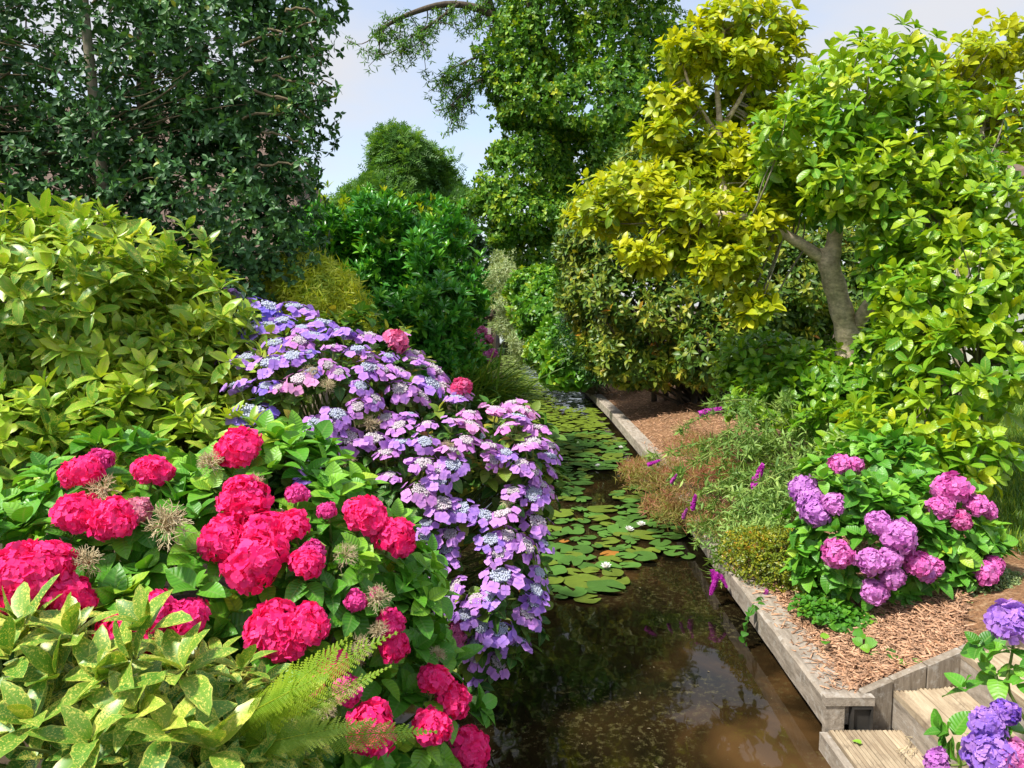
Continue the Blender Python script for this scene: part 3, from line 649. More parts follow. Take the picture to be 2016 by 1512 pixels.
PINK = [mophead_mesh(170, s, .85, .225).mesh('flower_head', M['pink_petal']) for s in (5, 6, 7)]
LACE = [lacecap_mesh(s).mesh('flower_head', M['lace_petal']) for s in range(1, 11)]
LACEC = [lacecenter_mesh(s).mesh('flower_center', M['lace_center']) for s in (1, 2)]
DRY = [dried_mesh(s).mesh('dried_flower_head', M['dry']) for s in (1, 2, 3)]

def bush_heads(root, blobs, heads, meshes, up=.7, push=.55, center=False, stems_to=None, matstem='green_stem', label=None):
    out = []; q = Q()
    for h in heads:
        px, py, w, col = h[:4]
        p, n_, t = hit_blobs(px, py, blobs); r_ = w * .48 / F * t * CP
        p = p - unit(ray(px, py)) * r_ * push
        ax = unit(n_ * (1 - up) + np.array([0, 0, up]) + rng.normal(size=3) * .17)
        o = link('flower_head', meshes[rng.integers(len(meshes))], root, mat44(frame(ax, rng.random() * 6.28), r_, p), col)
        if len(h) > 4: o['label'] = h[4]
        if center:
            cc = (np.array([.55, .58, .76]) if col[2] > col[0] * 1.15 else np.array([.72, .58, .66])) * (.9 + .2 * rng.random())
            link('flower_center', LACEC[rng.integers(2)], o, mat44(frame(ax, rng.random() * 6), r_, p), tuple(cc))
        a = p - ax * r_ * .35; mid = a - ax * .10 - n_ * .12
        end = mid + (np.asarray(stems_to) - mid) * .45 + rng.normal(size=3) * .03
        q.tube(smooth_path([a, a - ax * .07, mid, end], 8), np.linspace(.0045, .007, 8), 5, rng.random())
        out.append((p, ax, r_, px, py, w, t))
    o = q.build('stems', M[matstem], root); o['kind'] = 'stuff'
    return out
def keep_clear(P, info, f=.50):
    x, y, z = project(P); ok = np.ones(len(P), bool)
    for (p, ax, r_, px, py, w, t) in info:
        ok &= ~((np.hypot(x - px, y - py) < w * f) & (z < t + r_))
    return ok
def head_leaves(info, L_, nl=5, t0=1.2, t1=1.75):
    P = np.array([i[0] - i[1] * (i[2] * .8 + .02) for i in info]); A = np.array([i[1] for i in info])
    return whorls(P, A, nl, L_, t0, t1, .35)

# ------------------------------------------------------------------ red mophead hydrangea
c1, c2, c3 = (1.0, .016, .19), (.95, .02, .23), (.80, .06, .32)
reds = [(162,930,76,c1),(198,905,50,c3),(303,927,74,c1),(470,882,92,c1),(158,1012,92,c1),(222,1022,86,c1),(482,985,100,c1),(468,958,52,c1),(500,1100,132,c1),(440,1062,92,c1),(520,1045,100,c1),(572,1035,80,c1),(605,1108,72,c1),(615,1085,50,c3),(585,972,48,c3),(643,1005,42,c3),
        (722,1015,92,c1),(778,1057,92,c1),(40,1130,110,c1),(88,1112,100,c1),(15,1165,90,c1),(130,1180,96,c1),(300,1205,80,c2),(368,1215,78,c2),(235,1250,84,c1),(290,1250,74,c1),(540,1240,110,c1),(600,1232,96,c1),(560,1262,90,c1),(770,1225,58,c2),(776,1272,62,c1),
        (856,1338,70,c1),(892,1378,74,c1),(850,1432,78,c1),(730,1432,104,c1),(926,1477,88,c1),(682,1358,62,c3),(610,1352,52,c2),(655,1305,62,c1),(700,1182,46,c3),(742,1168,30,c3),(270,1005,56,(.68,.30,.32)),(705,1185,36,c2)]
rb_ = [blob(330,1180,2.95,.62,.55,.48), blob(620,1180,3.1,.52,.55,.50), blob(790,1430,3.05,.30,.42,.42), blob(90,1170,2.75,.40,.42,.36), blob(470,1400,2.75,.62,.45,.45), blob(520,985,3.2,.42,.4,.30), blob(240,1000,3.1,.42,.4,.28)]
rh = thing('red_hydrangea', 'hydrangea bush with crimson red round flower heads', 'hydrangea', (-.9, 3.0, .42))
inf = bush_heads(rh, rb_, reds, RED, .45, .55, stems_to=(-.9, 3.05, .5))
P_, N_ = sample_blobs(rb_, 800, .32, .10, .15); A_ = unit(N_ * .6 + np.array([0, 0, .75]) + rng.normal(size=P_.shape) * .2)
k = keep_clear(P_, inf, .62); I = whorls(P_[k], A_[k], 6, .150, .55, 1.5, .35)
k = keep_clear(I['p'] + I['R'][:, :, 1] * (I['s'] * .6)[:, None], inf, .45)
foliage(rh, cat(sub(I, k), head_leaves(inf, .14, 6)), T['hyd'], M['hyd_leaf'], 'hyd')
for (px, py, w) in ((330,1035,78),(205,962,52),(172,1105,52),(415,912,50),(680,1092,46),(742,1178,52),(712,1275,46),(505,948,34),(745,1240,40),(700,1290,40),(860,1290,36),(640,1395,40)):
    p, n_, t = hit_blobs(px, py, rb_); r_ = w * .55 / F * t
    link('dried_flower_head', DRY[rng.integers(3)], rh, mat44(frame(unit(n_ + (0, -.3, .8)), rng.random() * 6), r_, p - unit(ray(px, py)) * r_ * 1.2))
# ------------------------------------------------------------------ lilac lacecap hydrangea
Lp = [(465,580,52),(531,604,60),(579,604,68),(610,612,48),(495,649,56),(527,641,62),(555,631,58),(594,645,44),(636,635,58),(676,653,62),(620,659,50),(541,675,58),(590,671,62),(440,697,50),(483,705,64),(533,713,70),(575,701,56),(610,693,38),(656,683,52),(704,687,58),(725,701,48),(765,701,44),(725,661,56),(777,659,50),(646,719,48),(666,733,50),(614,731,46),(590,746,80),(471,756,72),(523,760,46),(547,762,44),(725,723,58),(750,727,56),(785,729,48),(710,760,50),(497,814,84),(664,816,62),(735,788,56),(787,766,62),(704,800,48),(620,834,58),(656,836,66),(759,822,58),(785,838,60),(815,695,50),(815,706,52),(857,728,66),(850,756,66),(739,783,48),(833,780,52),(864,759,56),(899,783,56),(916,775,40),(805,815,48),(840,835,44),(892,828,56),(923,813,50),(978,806,68),(1006,794,60),(1034,808,60),(1020,820,56),(930,837,62),(996,839,52),(918,867,50),(961,877,58),(1058,842,52),(1051,870,60),(1034,877,52),(1083,877,52),(652,853,66),(687,863,62),(735,863,66),(791,870,52),(836,870,60),(885,884,58),(760,891,60),(833,912,66),(862,922,66),(892,915,60),(996,891,60),(1027,912,60),(1048,926,56),(1083,898,48),(1086,926,46),(864,946,58),(767,936,52),(829,967,60),(1065,953,50),(971,905,46),(1055,967,50),(1010,967,56),(870,992,62),(906,1002,62),(952,1015,60),(989,1012,62),(1048,976,58),(1081,966,46),(1058,1028,56),(1062,1000,44),(886,1052,54),(999,1055,56),(966,1062,54),(1035,1075,64),(1068,1068,52),(982,1088,48),(880,1081,44),(873,1108,54),(985,1134,70),(1062,1128,50),(896,1154,52),(962,1174,62),(936,1180,58),(876,1187,54),(916,1210,56),(1055,1161,52),(1052,1184,48),(1038,1207,52),(1048,1223,50),(938,1260,50),(949,1233,46),(982,1240,62),(982,1270,50),(1022,1260,58),(936,1293,50),(982,1303,54),(933,1326,40),(840,1058,58),(803,1098,44),(813,1122,46),(606,915,58),(600,940,56),(838,1030,40)]
lace = []
for (px, py, w) in Lp:
    u_ = np.clip((px - 420) / 680, 0, 1); blue = np.clip(.95 - 1.45 * u_ + .22 * rng.normal() + .22 * (py > 1150), 0, 1)
    pinky = np.clip((.46 if 640 < px and py < 1000 else .26) + .35 * (py < 880 and px > 900) + .22 * rng.normal(), 0, 1)
    c = np.array([.54, .29, .80]) * (1 - blue) + np.array([.24, .19, .78]) * blue
    c = c * (1 - pinky) + np.array([.84, .32, .62]) * pinky
    if (px, py) in ((590, 746), (978, 806), (930, 837), (1034, 808)): c = np.array([.86, .38, .60])
    lace.append((px, py, w * rng.uniform(.95, 1.32) * (1.12 if py > 940 else 1), tuple(c)))
lb_ = [blob(640,800,4.75,.75,.7,.56), blob(560,720,4.85,.52,.5,.40), blob(830,960,4.55,.72,.62,.58), blob(960,1130,4.35,.40,.5,.58), blob(990,930,4.6,.34,.5,.42), blob(700,1050,4.4,.6,.5,.6)]
lh = thing('lacecap_hydrangea', 'large lacecap hydrangea bush with lilac and blue flat flower heads', 'hydrangea', (-.8, 4.7, .42))
inf = bush_heads(lh, lb_, lace, LACE, .60, .45, True, stems_to=(-.8, 4.75, .5))
pk = [(780,672,54,(.80,.10,.22)),(908,762,46,(.80,.02,.13)),(900,1248,52,(.80,.12,.30))]
inf2 = bush_heads(lh, lb_, pk, PINK, .5, .8, stems_to=(-.8, 4.75, .5))
P_, N_ = sample_blobs(lb_, 1500, .34, .10, .15, zmin=.25); A_ = unit(N_ * .6 + np.array([0, 0, .75]) + rng.normal(size=P_.shape) * .25)
k = keep_clear(P_, inf, .6); I = whorls(P_[k], A_[k], 5, .135, .7, 1.6, .4)
k = keep_clear(I['p'] + I['R'][:, :, 1] * (I['s'] * .6)[:, None], inf, .45)
foliage(lh, cat(sub(I, k), head_leaves(inf, .12, 5)), T['hyd'], M['lace_leaf'], 'lace')
for (px, py, w) in ((610,735,36),(645,760,34),(730,835,40),(590,985,36),(1000,985,34),(880,880,30),(690,905,36),(655,900,40)):
    p, n_, t = hit_blobs(px, py, lb_); link('dried_flower_head', DRY[rng.integers(3)], lh, mat44(frame(unit(n_ + (0, -.3, .8)), rng.random() * 6), w * .5 / F * t, p - unit(ray(px, py)) * .04))

# ------------------------------------------------------------------ aucubas
ab = [blob(110,650,4.55,1.0,.8,.74), blob(320,740,4.5,.62,.6,.62), blob(60,880,4.0,.62,.5,.42), blob(300,900,4.1,.6,.5,.4), blob(430,740,4.9,.45,.5,.48)]
au = thing('aucuba_shrub', 'large yellow green aucuba shrub under the dark holly tree', 'shrub', (-2.6, 4.8, .42))
P_, N_ = sample_blobs(ab, 2000, .55, .22, .35, 5.0); A_ = unit(N_ * .55 + np.array([0, 0, .7]) + rng.normal(size=P_.shape) * .3)
I = whorls(P_, A_, 8, .185, .35, 1.65, .55)
foliage(au, I, T['aucuba'], M['aucuba'], 'aucuba')
twigs(au, np.array([[-2.6, 4.9, .45]]) + rng.normal(size=(60, 3)) * (.25, .2, .02), P_[:60] - A_[:60] * .05, .012, M['green_stem'], 'stems')
ab2 = [blob(150,1440,2.2,.36,.35,.24), blob(380,1470,2.15,.34,.32,.20), blob(20,1330,2.2,.22,.3,.16)]
au2 = thing('aucuba_shrub', 'pale speckled aucuba shrub in front of the red hydrangea', 'shrub', (-.9, 2.2, .42))
P_, N_ = sample_blobs(ab2, 170, .30, .1, .15); A_ = unit(N_ * .6 + np.array([0, -.1, .8]) + rng.normal(size=P_.shape) * .2)
extra = [(110,1330,2.0),(200,1340,1.97),(255,1300,1.98),(360,1320,1.95),(330,1440,1.85),(60,1420,1.85),(140,1250,2.05),(40,1230,2.1),(290,1235,2.05),(180,1460,1.8),(420,1470,1.85),(270,1400,1.9),(20,1290,2.0)]
Pe = np.array([at(*e) for e in extra]); Ae = unit(np.array([(0, -.25, 1)]) + rng.normal(size=(len(Pe), 3)) * .22)
I = cat(whorls(P_, A_, 8, .155, .45, 1.6, .5, rnd=rng.random(len(P_)) * .6), whorls(Pe, Ae, 8, .185, .35, 1.35, .2, rnd=rng.uniform(.6, 1, len(Pe))))
foliage(au2, I, T['aucuba'], M['aucuba_pale'], 'aucuba_pale')
twigs(au2, np.array([[-.9, 2.25, .45]]) + rng.normal(size=(30, 3)) * (.15, .1, .02), np.concatenate([P_[:20], Pe]) - .04, .010, M['green_stem'], 'stems')

# ------------------------------------------------------------------ fern
def frond_template(n=30, width=.30, droop=.28):
    q = Q(); r_ = np.random.default_rng(int(width * 1000 + droop * 77))
    path = lambda v: np.array([.03 * math.sin(3 * v), v, .12 * v - droop * v ** 2.2])
    pts = np.array([path(v) for v in np.linspace(0, 1, 14)]); q.tube(pts, np.linspace(.008, .002, 14), 4, .9)
    for i in range(n):
        v = .10 + .9 * (i + .5) / n; L_ = width * (math.sin(math.pi * min(1, (v * .96 + .10)) ** .85)) ** .8 * (1.02 - .25 * v) + .01; p = path(v)
        for s in (-1, 1):
            d = unit(np.array([s, .55 + .25 * v, -.05 + .12 * r_.normal()])); npn = max(5, int(L_ / .0125)); side = unit(np.cross(d, (0, 0, 1)))
            for j in range(npn):
                f = (j + .5) / npn; b0 = p + d * L_ * f - np.array([0, 0, .10 * L_ * f * f]); pl = (.024 * (1 - f) ** .7 * (L_ / width + .15) + .004) * (.8 + .4 * r_.random())
                for t in (-1, 1):
                    e = unit(side * t + d * .45 - np.array([0, 0, .12])); w = d * .0052
                    q.add([b0 - w, b0 + w, b0 + e * pl + w * .3, b0 + e * pl - w * .5], [(0, 1, 2, 3)], None, .3 + .4 * f)
    return q
FR = [frond_template(30, w, d).mesh('frond', M['fern']) for w, d in ((.15, .22), (.18, .38), (.13, .1))]
fern = thing('fern', 'bright yellow green fern between the speckled aucuba and red flowers', 'fern', (-.85, 2.3, .42))
for i, (b0, e0, Yb, Ye) in enumerate((((440,1480),(690,1225),2.05,2.0),((470,1440),(745,1205),2.15,2.1),((480,1460),(800,1300),2.1,2.15),((430,1440),(650,1300),2.05,1.95),((450,1480),(740,1390),2.0,2.05),((420,1470),(560,1330),2.0,1.9),((500,1470),(890,1410),2.15,2.25),((400,1450),(400,1330),2.1,2.2),((380,1500),(330,1390),2.1,2.3))):
    a, b_ = at(*b0, Yb), at(*e0, Ye); y = b_ - a; Ls = np.linalg.norm(y) * .92; y = unit(y)
    nrm = unit(np.array([-.05, -.55, .8]) + rng.normal(size=3) * .25); x = unit(np.cross(y, nrm)); nrm = np.cross(x, y)
    link('frond', FR[i % 3], fern, mat44(np.stack([x, y, nrm], 1), Ls, a))
twigs(fern, [(-.85, 2.3, .45)] * 8, [at(440 + 10 * i, 1480, 2.05) for i in range(8)], .006, M['green_stem'], 'stalks', bow=.05)

# ------------------------------------------------------------------ holly tree
hb = [blob(170,120,8.3,2.0,1.3,1.7), blob(430,110,8.2,1.05,1.0,1.2), blob(560,20,8.2,.55,.7,.6), blob(80,380,8.0,1.4,1.2,.8), blob(380,400,8.0,1.2,1.0,.95), blob(500,500,7.9,.7,.8,.7), blob(520,290,8.2,.55,.7,.8), blob(330,580,7.6,1.0,.8,.5), blob(-250,200,8.3,1.9,1.5,2.2)]
ho = thing('holly_tree', 'dark glossy holly tree with pale thin trunk', 'tree', (at(225,600,7.6)[0], 7.6, .42))
P_, N_ = sample_blobs(hb, 11500, .62, .22, .35, 3.0); A_ = unit(N_ * .5 + np.array([0, -.1, .25]) + rng.normal(size=P_.shape) * .5)
foliage(ho, whorls(P_, A_, 6, .105, .5, 1.6, .4, rnd=rng.random(len(P_)) * .9), T['holly'], M['holly'], 'holly', rest='crown')
tk = smooth_path([at(228,640,7.6), at(215,440,7.55), at(196,300,7.5), at(180,150,7.5), at(165,0,7.5), at(150,-200,7.6)], 30); tk[0, 2] = .4
q = Q(); q.tube(tk, np.linspace(.062, .035, 30), 9); q.build('trunk', M['bark_pale'], ho)
tk2 = smooth_path([at(300,640,8.6), at(292,300,8.5), at(285,100,8.5), at(280,-150,8.5)], 20); tk2[0, 2] = .4
q = Q(); q.tube(tk2, np.linspace(.12, .07, 20), 9); q.build('trunk', M['bark_dark'], ho)
src = np.concatenate([tk, tk2])
ix = rng.choice(len(P_), 300, replace=False); ends = P_[ix] - A_[ix] * .02; near = src[np.argmin(((src[None] - ends[:, None] + (0, 0, .25)) ** 2).sum(2), 1)]
twigs(ho, near + (ends - near) * .3, ends, .008, M['twig'], 'branches', 4, .2, 8, .05)
for (a, b0, c0) in (((500,120),(585,110),(632,112)),((520,60),(600,70),(628,125)),((500,180),(570,200),(610,235)),((520,260),(575,270),(600,290)),((560,20),(610,20),(648,45)),((540,190),(600,200),(640,195)),((195,235),(300,200),(375,140)),((190,240),(110,300),(40,310)),((540,150),(600,165),(655,165)),((470,90),(560,60),(640,40)),((480,230),(560,220),(600,190)),((500,330),(570,320),(610,325))):
    pts = smooth_path([at(*a, 7.5), at(*b0, 7.4), at(*c0, 7.4)], 12); q = Q(); q.tube(pts + rng.normal(size=pts.shape) * .012, np.linspace(.014, .007, 12), 5); q.build('branch', M['twig'], ho)
    if c0[0] > 590:
        Pw = np.repeat(pts[4:], 2, 0); Pw = Pw + rng.normal(size=Pw.shape) * .06; o = link('leaf_spray', inst_mesh('leaf_spray', whorls(Pw, unit(rng.normal(size=Pw.shape) + (0.4, 0, .6)), 5, .095, .5, 1.5), T['holly'], M['holly']), ho); o['kind'] = 'stuff'

# ------------------------------------------------------------------ generic shrubs and trees
def shrub(name, label, cat_, blobs, nW, nl, L_, temps, mat, key, base, t0=.6, t1=1.5, upw=.5, nw=.7, jit=.25, depth=.4, lump=.15, back=.2, nparts=300, stems=40, rstem=.012, group=None, matstem='twig', lf=4.0, rnd=None):
    r_ = thing(name, label, cat_, base, group)
    P_, N_ = sample_blobs(blobs, nW, depth, lump, back, lf, zmin=base[2] + .02); A_ = unit(N_ * nw + np.array([0, 0, upw]) + rng.normal(size=P_.shape) * jit)
    foliage(r_, whorls(P_, A_, nl, L_, t0, t1, .35, rnd=rnd), T[temps], M[mat], key, nparts, rest='foliage')
    if stems:
        ix = rng.choice(len(P_), min(stems, len(P_)), replace=False); st = np.array([base]) + rng.normal(size=(len(ix), 3)) * (.12, .1, .0)
        twigs(r_, st, P_[ix], rstem, M[matstem], 'stems', 4, .12, 7, .12)
    return r_, P_, A_
lbx, lbP, lbA = shrub('laurel_hedge', 'dense dark green laurel with upright glossy leaves by the canal', 'shrub',
    [blob(770,600,11.0,1.05,1.2,1.15), blob(860,620,10.6,.62,1.1,1.05), blob(690,560,11.3,.9,1.0,.95), blob(780,500,11.2,.95,1.0,.8), blob(640,480,11.6,.5,.8,.5), blob(850,720,10.4,.55,.8,.5)], 3600, 7, .20, 'laurel', 'laurel', 'laurel', (-1.6, 11, .42), .2, .95, .75, .6, .26, .45, .30)
sh = [(620,385),(640,400),(672,400),(700,405),(722,395),(755,380),(770,395),(800,405),(825,390),(845,400),(860,410),(640,375),(680,390),(735,410),(790,385),(870,430),(895,450)]
Pw = np.concatenate([np.array([at(x, y + j * 14, 11.1) for j in range(3)]) + rng.normal(size=(3, 3)) * .03 for x, y in sh])
Pf = np.array([at(x_ + j * 7 * k_, y_ - j * 12, 10.5) for x_, y_, k_ in ((880,470,1),(905,505,1),(925,540,1),(935,580,1),(940,620,1),(930,660,1),(890,440,1),(850,430,.5),(700,560,-1),(780,590,1),(820,560,1)) for j in range(4)])
o = link('flank_shoots', inst_mesh('flank_shoots', whorls(Pf, np.array([[.35, -.1, .9]]) + rng.normal(size=Pf.shape) * .15, 5, .19, .25, .9), T['laurel'], M['laurel']), lbx); o['kind'] = 'stuff'
o = link('young_shoots', inst_mesh('young_shoots', whorls(Pw, np.array([[0, 0, 1.]]) + rng.normal(size=Pw.shape) * .15, 6, .15, .2, .8), T['laurel'], M['laurel_shoot']), lbx); o['kind'] = 'stuff'
sx = smooth_path([at(600,470,10.5), at(622,420,10.4), at(628,370,10.4), at(620,335,10.4)], 10); q = Q(); q.tube(sx, .008, 5); q.build('shoot_stem', M['green_stem'], lbx)
o = link('shoot_leaves', inst_mesh('shoot_leaves', whorls(sx[2:], np.array([[0, 0, 1.]]) + rng.normal(size=sx[2:].shape) * .2, 3, .16, .4, 1.2), T['laurel'], M['laurel']), lbx); o['kind'] = 'stuff'
shrub('bamboo_clump', 'yellow green weeping bamboo clump behind the lacecap hydrangea', 'bamboo', [blob(620,600,8.0,.52,.5,.45), blob(590,560,8.2,.45,.5,.40), blob(680,650,7.9,.30,.4,.32), blob(560,620,8.0,.4,.4,.45)], 3000, 5, .13, 'bamboo', 'bamboo', 'bamboo', (-2.2, 8.2, .42), .9, 2.2, -.25, .8, .4, .35, .15, rstem=.008, matstem='green_stem')
shrub('rhododendron', 'wide rhododendron hedge with small glossy leaves behind the mulch bed', 'shrub',
    [blob(1330,620,13.6,1.7,1.3,1.2), blob(1200,560,14.2,.85,1.2,1.35), blob(1180,470,14.4,.7,1.1,.9), blob(1480,620,13.0,1.0,1.1,1.05), blob(1330,500,13.8,1.5,1.2,1.0), blob(1250,690,13.6,.9,1.0,.65), blob(1420,690,12.6,.8,.9,.7), blob(1280,350,14.5,.8,1,.6), blob(1540,560,13,.6,1,.9), blob(1620,600,13.4,.8,1,1.1), blob(1730,560,13.8,1.2,1,1.3)], 7400, 6, .20, 'rhodo', 'rhodo', 'rhodo', (3.4, 13.8, .5), .5, 1.45, .35, .85, .3, .30, .16, stems=60, rstem=.03, matstem='bark_dark')
for (a, b0) in (((1288,797),(1278,700)),((1340,812),(1330,700)),((1362,815),(1400,710)),((1315,800),(1290,690))):
    q = Q(); q.tube(curve(onz(*a, .5), at(*b0, 13.8), 8, .06), np.linspace(.06, .035, 8), 7); q.build('stem', M['bark_dark'], bpy.data.objects['rhododendron'])
shrub('silver_willow', 'pale silvery willow bush at the bend of the canal', 'shrub', [blob(1010,560,27,1.0,1,.85), blob(1030,620,26,1.1,1,1.0), blob(1000,520,28,.6,.8,.6), blob(1040,680,24,.6,.8,.6)], 3000, 6, .22, 'willow', 'willow', 'willow', (2.2, 27, .45), .5, 1.8, .1, .8, .4)
shrub('bank_shrub', 'bright green leafy shrub leaning over the far lily pads', 'shrub', [blob(1085,620,20,1.0,1.2,.9), blob(1060,570,21,.8,1,.6), blob(1110,690,18,.75,1,.8), blob(1075,690,19,.5,.8,.6)], 2600, 6, .19, 'broad', 'bush', 'bush', (2.5, 19.5, .45), .6, 1.6, .2, .8, .4)
shrub('bank_shrub', 'dark green shrub beside the left end of the rhododendron', 'shrub', [blob(1160,660,16.5,.7,1,1.0), blob(1185,710,16,.5,.8,.5), blob(1150,560,17,.6,1,.7)], 1500, 6, .19, 'lance', 'dark_bush', 'dark_bush', (2.9, 16.5, .45), .7, 1.8, .2, .8, .4)
shrub('lobed_leaf_shrub', 'low yellow green plant with broad leaves at the end of the timber edging', 'shrub', [blob(1120,725,16.6,.42,.5,.35), blob(1150,735,16.4,.3,.4,.25), blob(1095,740,16.8,.35,.4,.2)], 170, 5, .27, 'heart', 'bush', 'heartbush', (2.0, 17, .40), .7, 1.5, .4, .7, .3)

shrub('garden_hedge', 'dark green hedge behind the laurel on the left bank', 'hedge', [blob(700,600,17,2.2,1,1.3), blob(850,610,17.5,1.3,1,1.2), blob(560,560,16.5,2,1,1.6), blob(900,640,18,.6,.9,.9)], 2200, 5, .2, 'broad', 'dark_bush', 'dk', (-2.6, 17, .42), .6, 1.6, .2, .8, .4, .5, .15, .2, 0)
# ------------------------------------------------------------------ background trees
tt = thing('tall_tree', 'tall dense green tree standing beyond the rhododendron', 'tree', (3.4, 24, .5))
tb = [blob(1150,60,23,2.6,2,1.7), blob(1130,220,23,2.5,2,1.6), blob(1060,330,22.5,1.5,1.5,1.3), blob(1200,330,23,2.0,1.8,1.4), blob(1040,420,22,1.2,1.2,.8), blob(1130,430,22.5,1.8,1.5,1.2), blob(1080,520,22.5,1.1,1.2,.9), blob(1030,130,23,.9,1.2,1.2), blob(1200,-150,23,3.0,2.3,2.2), blob(975,395,22,.45,.6,.35), blob(1280,180,24,1.2,1.5,2), blob(985,300,22.4,.45,.6,.4), blob(1000,230,22.6,.4,.6,.35), blob(930,405,22,.4,.5,.25), blob(985,470,22,.5,.6,.35), blob(1010,60,22.8,.5,.6,.7)]
P_, N_ = sample_blobs(tb, 17500, .5, .42, .25, 1.1); A_ = unit(N_ * .6 + np.array([0, -.15, .25]) + rng.normal(size=P_.shape) * .5)
foliage(tt, whorls(P_, A_, 5, .19, .6, 1.6, .4), T['broad'], M['tall'], 'tall', rest='crown')
tk = smooth_path([(3.4, 24, .4), at(1115,420,24), at(1090,250,24), at(1060,80,24), at(1030,-150,24)], 24); q = Q(); q.tube(tk, np.linspace(.42, .22, 24), 10); q.build('trunk', M['bark_dark'], tt)
br = [smooth_path([at(1010,130,23), at(990,60,22.8), at(955,22,22.6), at(880,8,22.4), at(800,30,22.2), at(745,60,22.1)], 24), smooth_path([at(1000,75,22.9), at(970,20,22.8), at(955,-60,22.6)], 14), smooth_path([at(905,6,22.4), at(860,40,22.2), at(815,70,22.1), at(790,90,22)], 14), smooth_path([at(1000,110,22.9), at(950,110,22.5), at(900,130,22.3), at(870,150,22.2)], 14), smooth_path([at(1000,150,22.9), at(940,160,22.5), at(905,190,22.3), at(885,212,22.2)], 14)]
for b0, r0 in zip(br, (.16, .14, .05, .05, .05)): q = Q(); q.tube(b0, np.linspace(r0, r0 * .25, len(b0)), 7); q.build('limb', M['bark_dark'], tt)
tipsA = []
for b0, m_ in zip(br, (26, 8, 14, 20, 16)):
    for i in range(m_):
        a = b0[rng.integers(len(b0) // 3, len(b0))]; tipsA.append((a, a + np.array([rng.normal() * .35 - .15, rng.normal() * .3, -abs(rng.normal()) * .45 - .1])))
q = Q(); Pw = []
for a, e in tipsA:
    c_ = curve(a, e, 7, .25, -.1); q.tube(c_, np.linspace(.022, .008, 7), 3); Pw += list(c_[1:] + rng.normal(size=(6, 3)) * .06)
o = q.build('hanging_twigs', M['bark_dark'], tt); o['kind'] = 'stuff'
Pw = np.repeat(np.array(Pw), 3, 0); Pw = Pw + rng.normal(size=Pw.shape) * .08
o = link('hanging_leaves', inst_mesh('hanging_leaves', whorls(Pw, rng.normal(size=Pw.shape) * .5 + (0, 0, -.8), 4, .20, .3, 1.2), T['lance'], M['ash']), tt); o['kind'] = 'stuff'
def tree(name, label, blobs, nW, nl, L_, temps, mat, key, base, trunk_top, r0, depth=.4, lump=.2, lf=1.5, nparts=0, upw=.4, t1=1.6, group=None):
    r_ = thing(name, label, 'tree', base, group)
    P_, N_ = sample_blobs(blobs, nW, depth, lump, .2, lf); A_ = unit(N_ * .6 + np.array([0, 0, upw]) + rng.normal(size=P_.shape) * .4)
    foliage(r_, whorls(P_, A_, nl, L_, .4, t1, .35), T[temps], M[mat], key, nparts, rest='crown')
    tk = smooth_path([base, (np.asarray(base) + trunk_top) / 2 + rng.normal(size=3) * .1, trunk_top], 14); q = Q(); q.tube(tk, np.linspace(r0, r0 * .45, 14), 9); q.build('trunk', M['bark_dark'], r_)
    ix = rng.choice(len(P_), 40); twigs(r_, np.repeat(tk[-5:], 8, 0), P_[ix], r0 * .25, M['bark_dark'], 'branches', 4, .1, 6, .1); return r_
tree('ash_tree', 'rounded feathery ash tree beyond the laurel hedge', [blob(790,380,34,2.2,2,1.9), blob(720,420,34,1.3,1.5,1.3), blob(860,410,34,1.5,1.5,1.5), blob(790,330,34,1.6,1.5,1.3), blob(820,450,33.5,1.8,1.5,1.1)], 3000, 5, .62, 'ash', 'ash', 'ash', (-4.8, 34, .42), at(795,400,34), .22, lump=.34, upw=.6)
tree('far_tree', 'small loose tree between the ash tree and the tall tree', [blob(905,450,40,1.2,1.2,1.2), blob(925,490,40,.9,1,.8)], 420, 5, .32, 'broad', 'dark_bush', 'dk', (-2.4, 40, .42), at(905,440,40), .14, .7, .3)
tree('far_tree', 'dark green tree closing the far end of the canal', [blob(955,560,60,2.4,2,3.2), blob(985,580,58,1.8,2,2.2), blob(930,600,58,2.0,2,1.4)], 2600, 5, .42, 'broad', 'dark_bush', 'dk2', (-2.0, 62, .5), at(955,540,60), .3)
tree('far_tree', 'bushy green tree behind the chimney house at the right edge', [blob(1960,330,26,2.2,2,1.2), blob(1870,380,26,1.8,2,1.2), blob(1760,400,24,2.5,2,1.6)], 1500, 5, .30, 'broad', 'tall', 'tl2', (15.5, 26, .6), at(1950,330,26), .2)
tree('far_tree', 'bushy green tree behind the tall tree and yellow magnolia', [blob(1320,330,30,2.8,2,2.6), blob(1400,430,28,2.5,2,2), blob(1500,430,26,2.5,2,2)], 2200, 5, .32, 'broad', 'tall', 'tl3', (8, 30, .6), at(1330,300,30), .25)

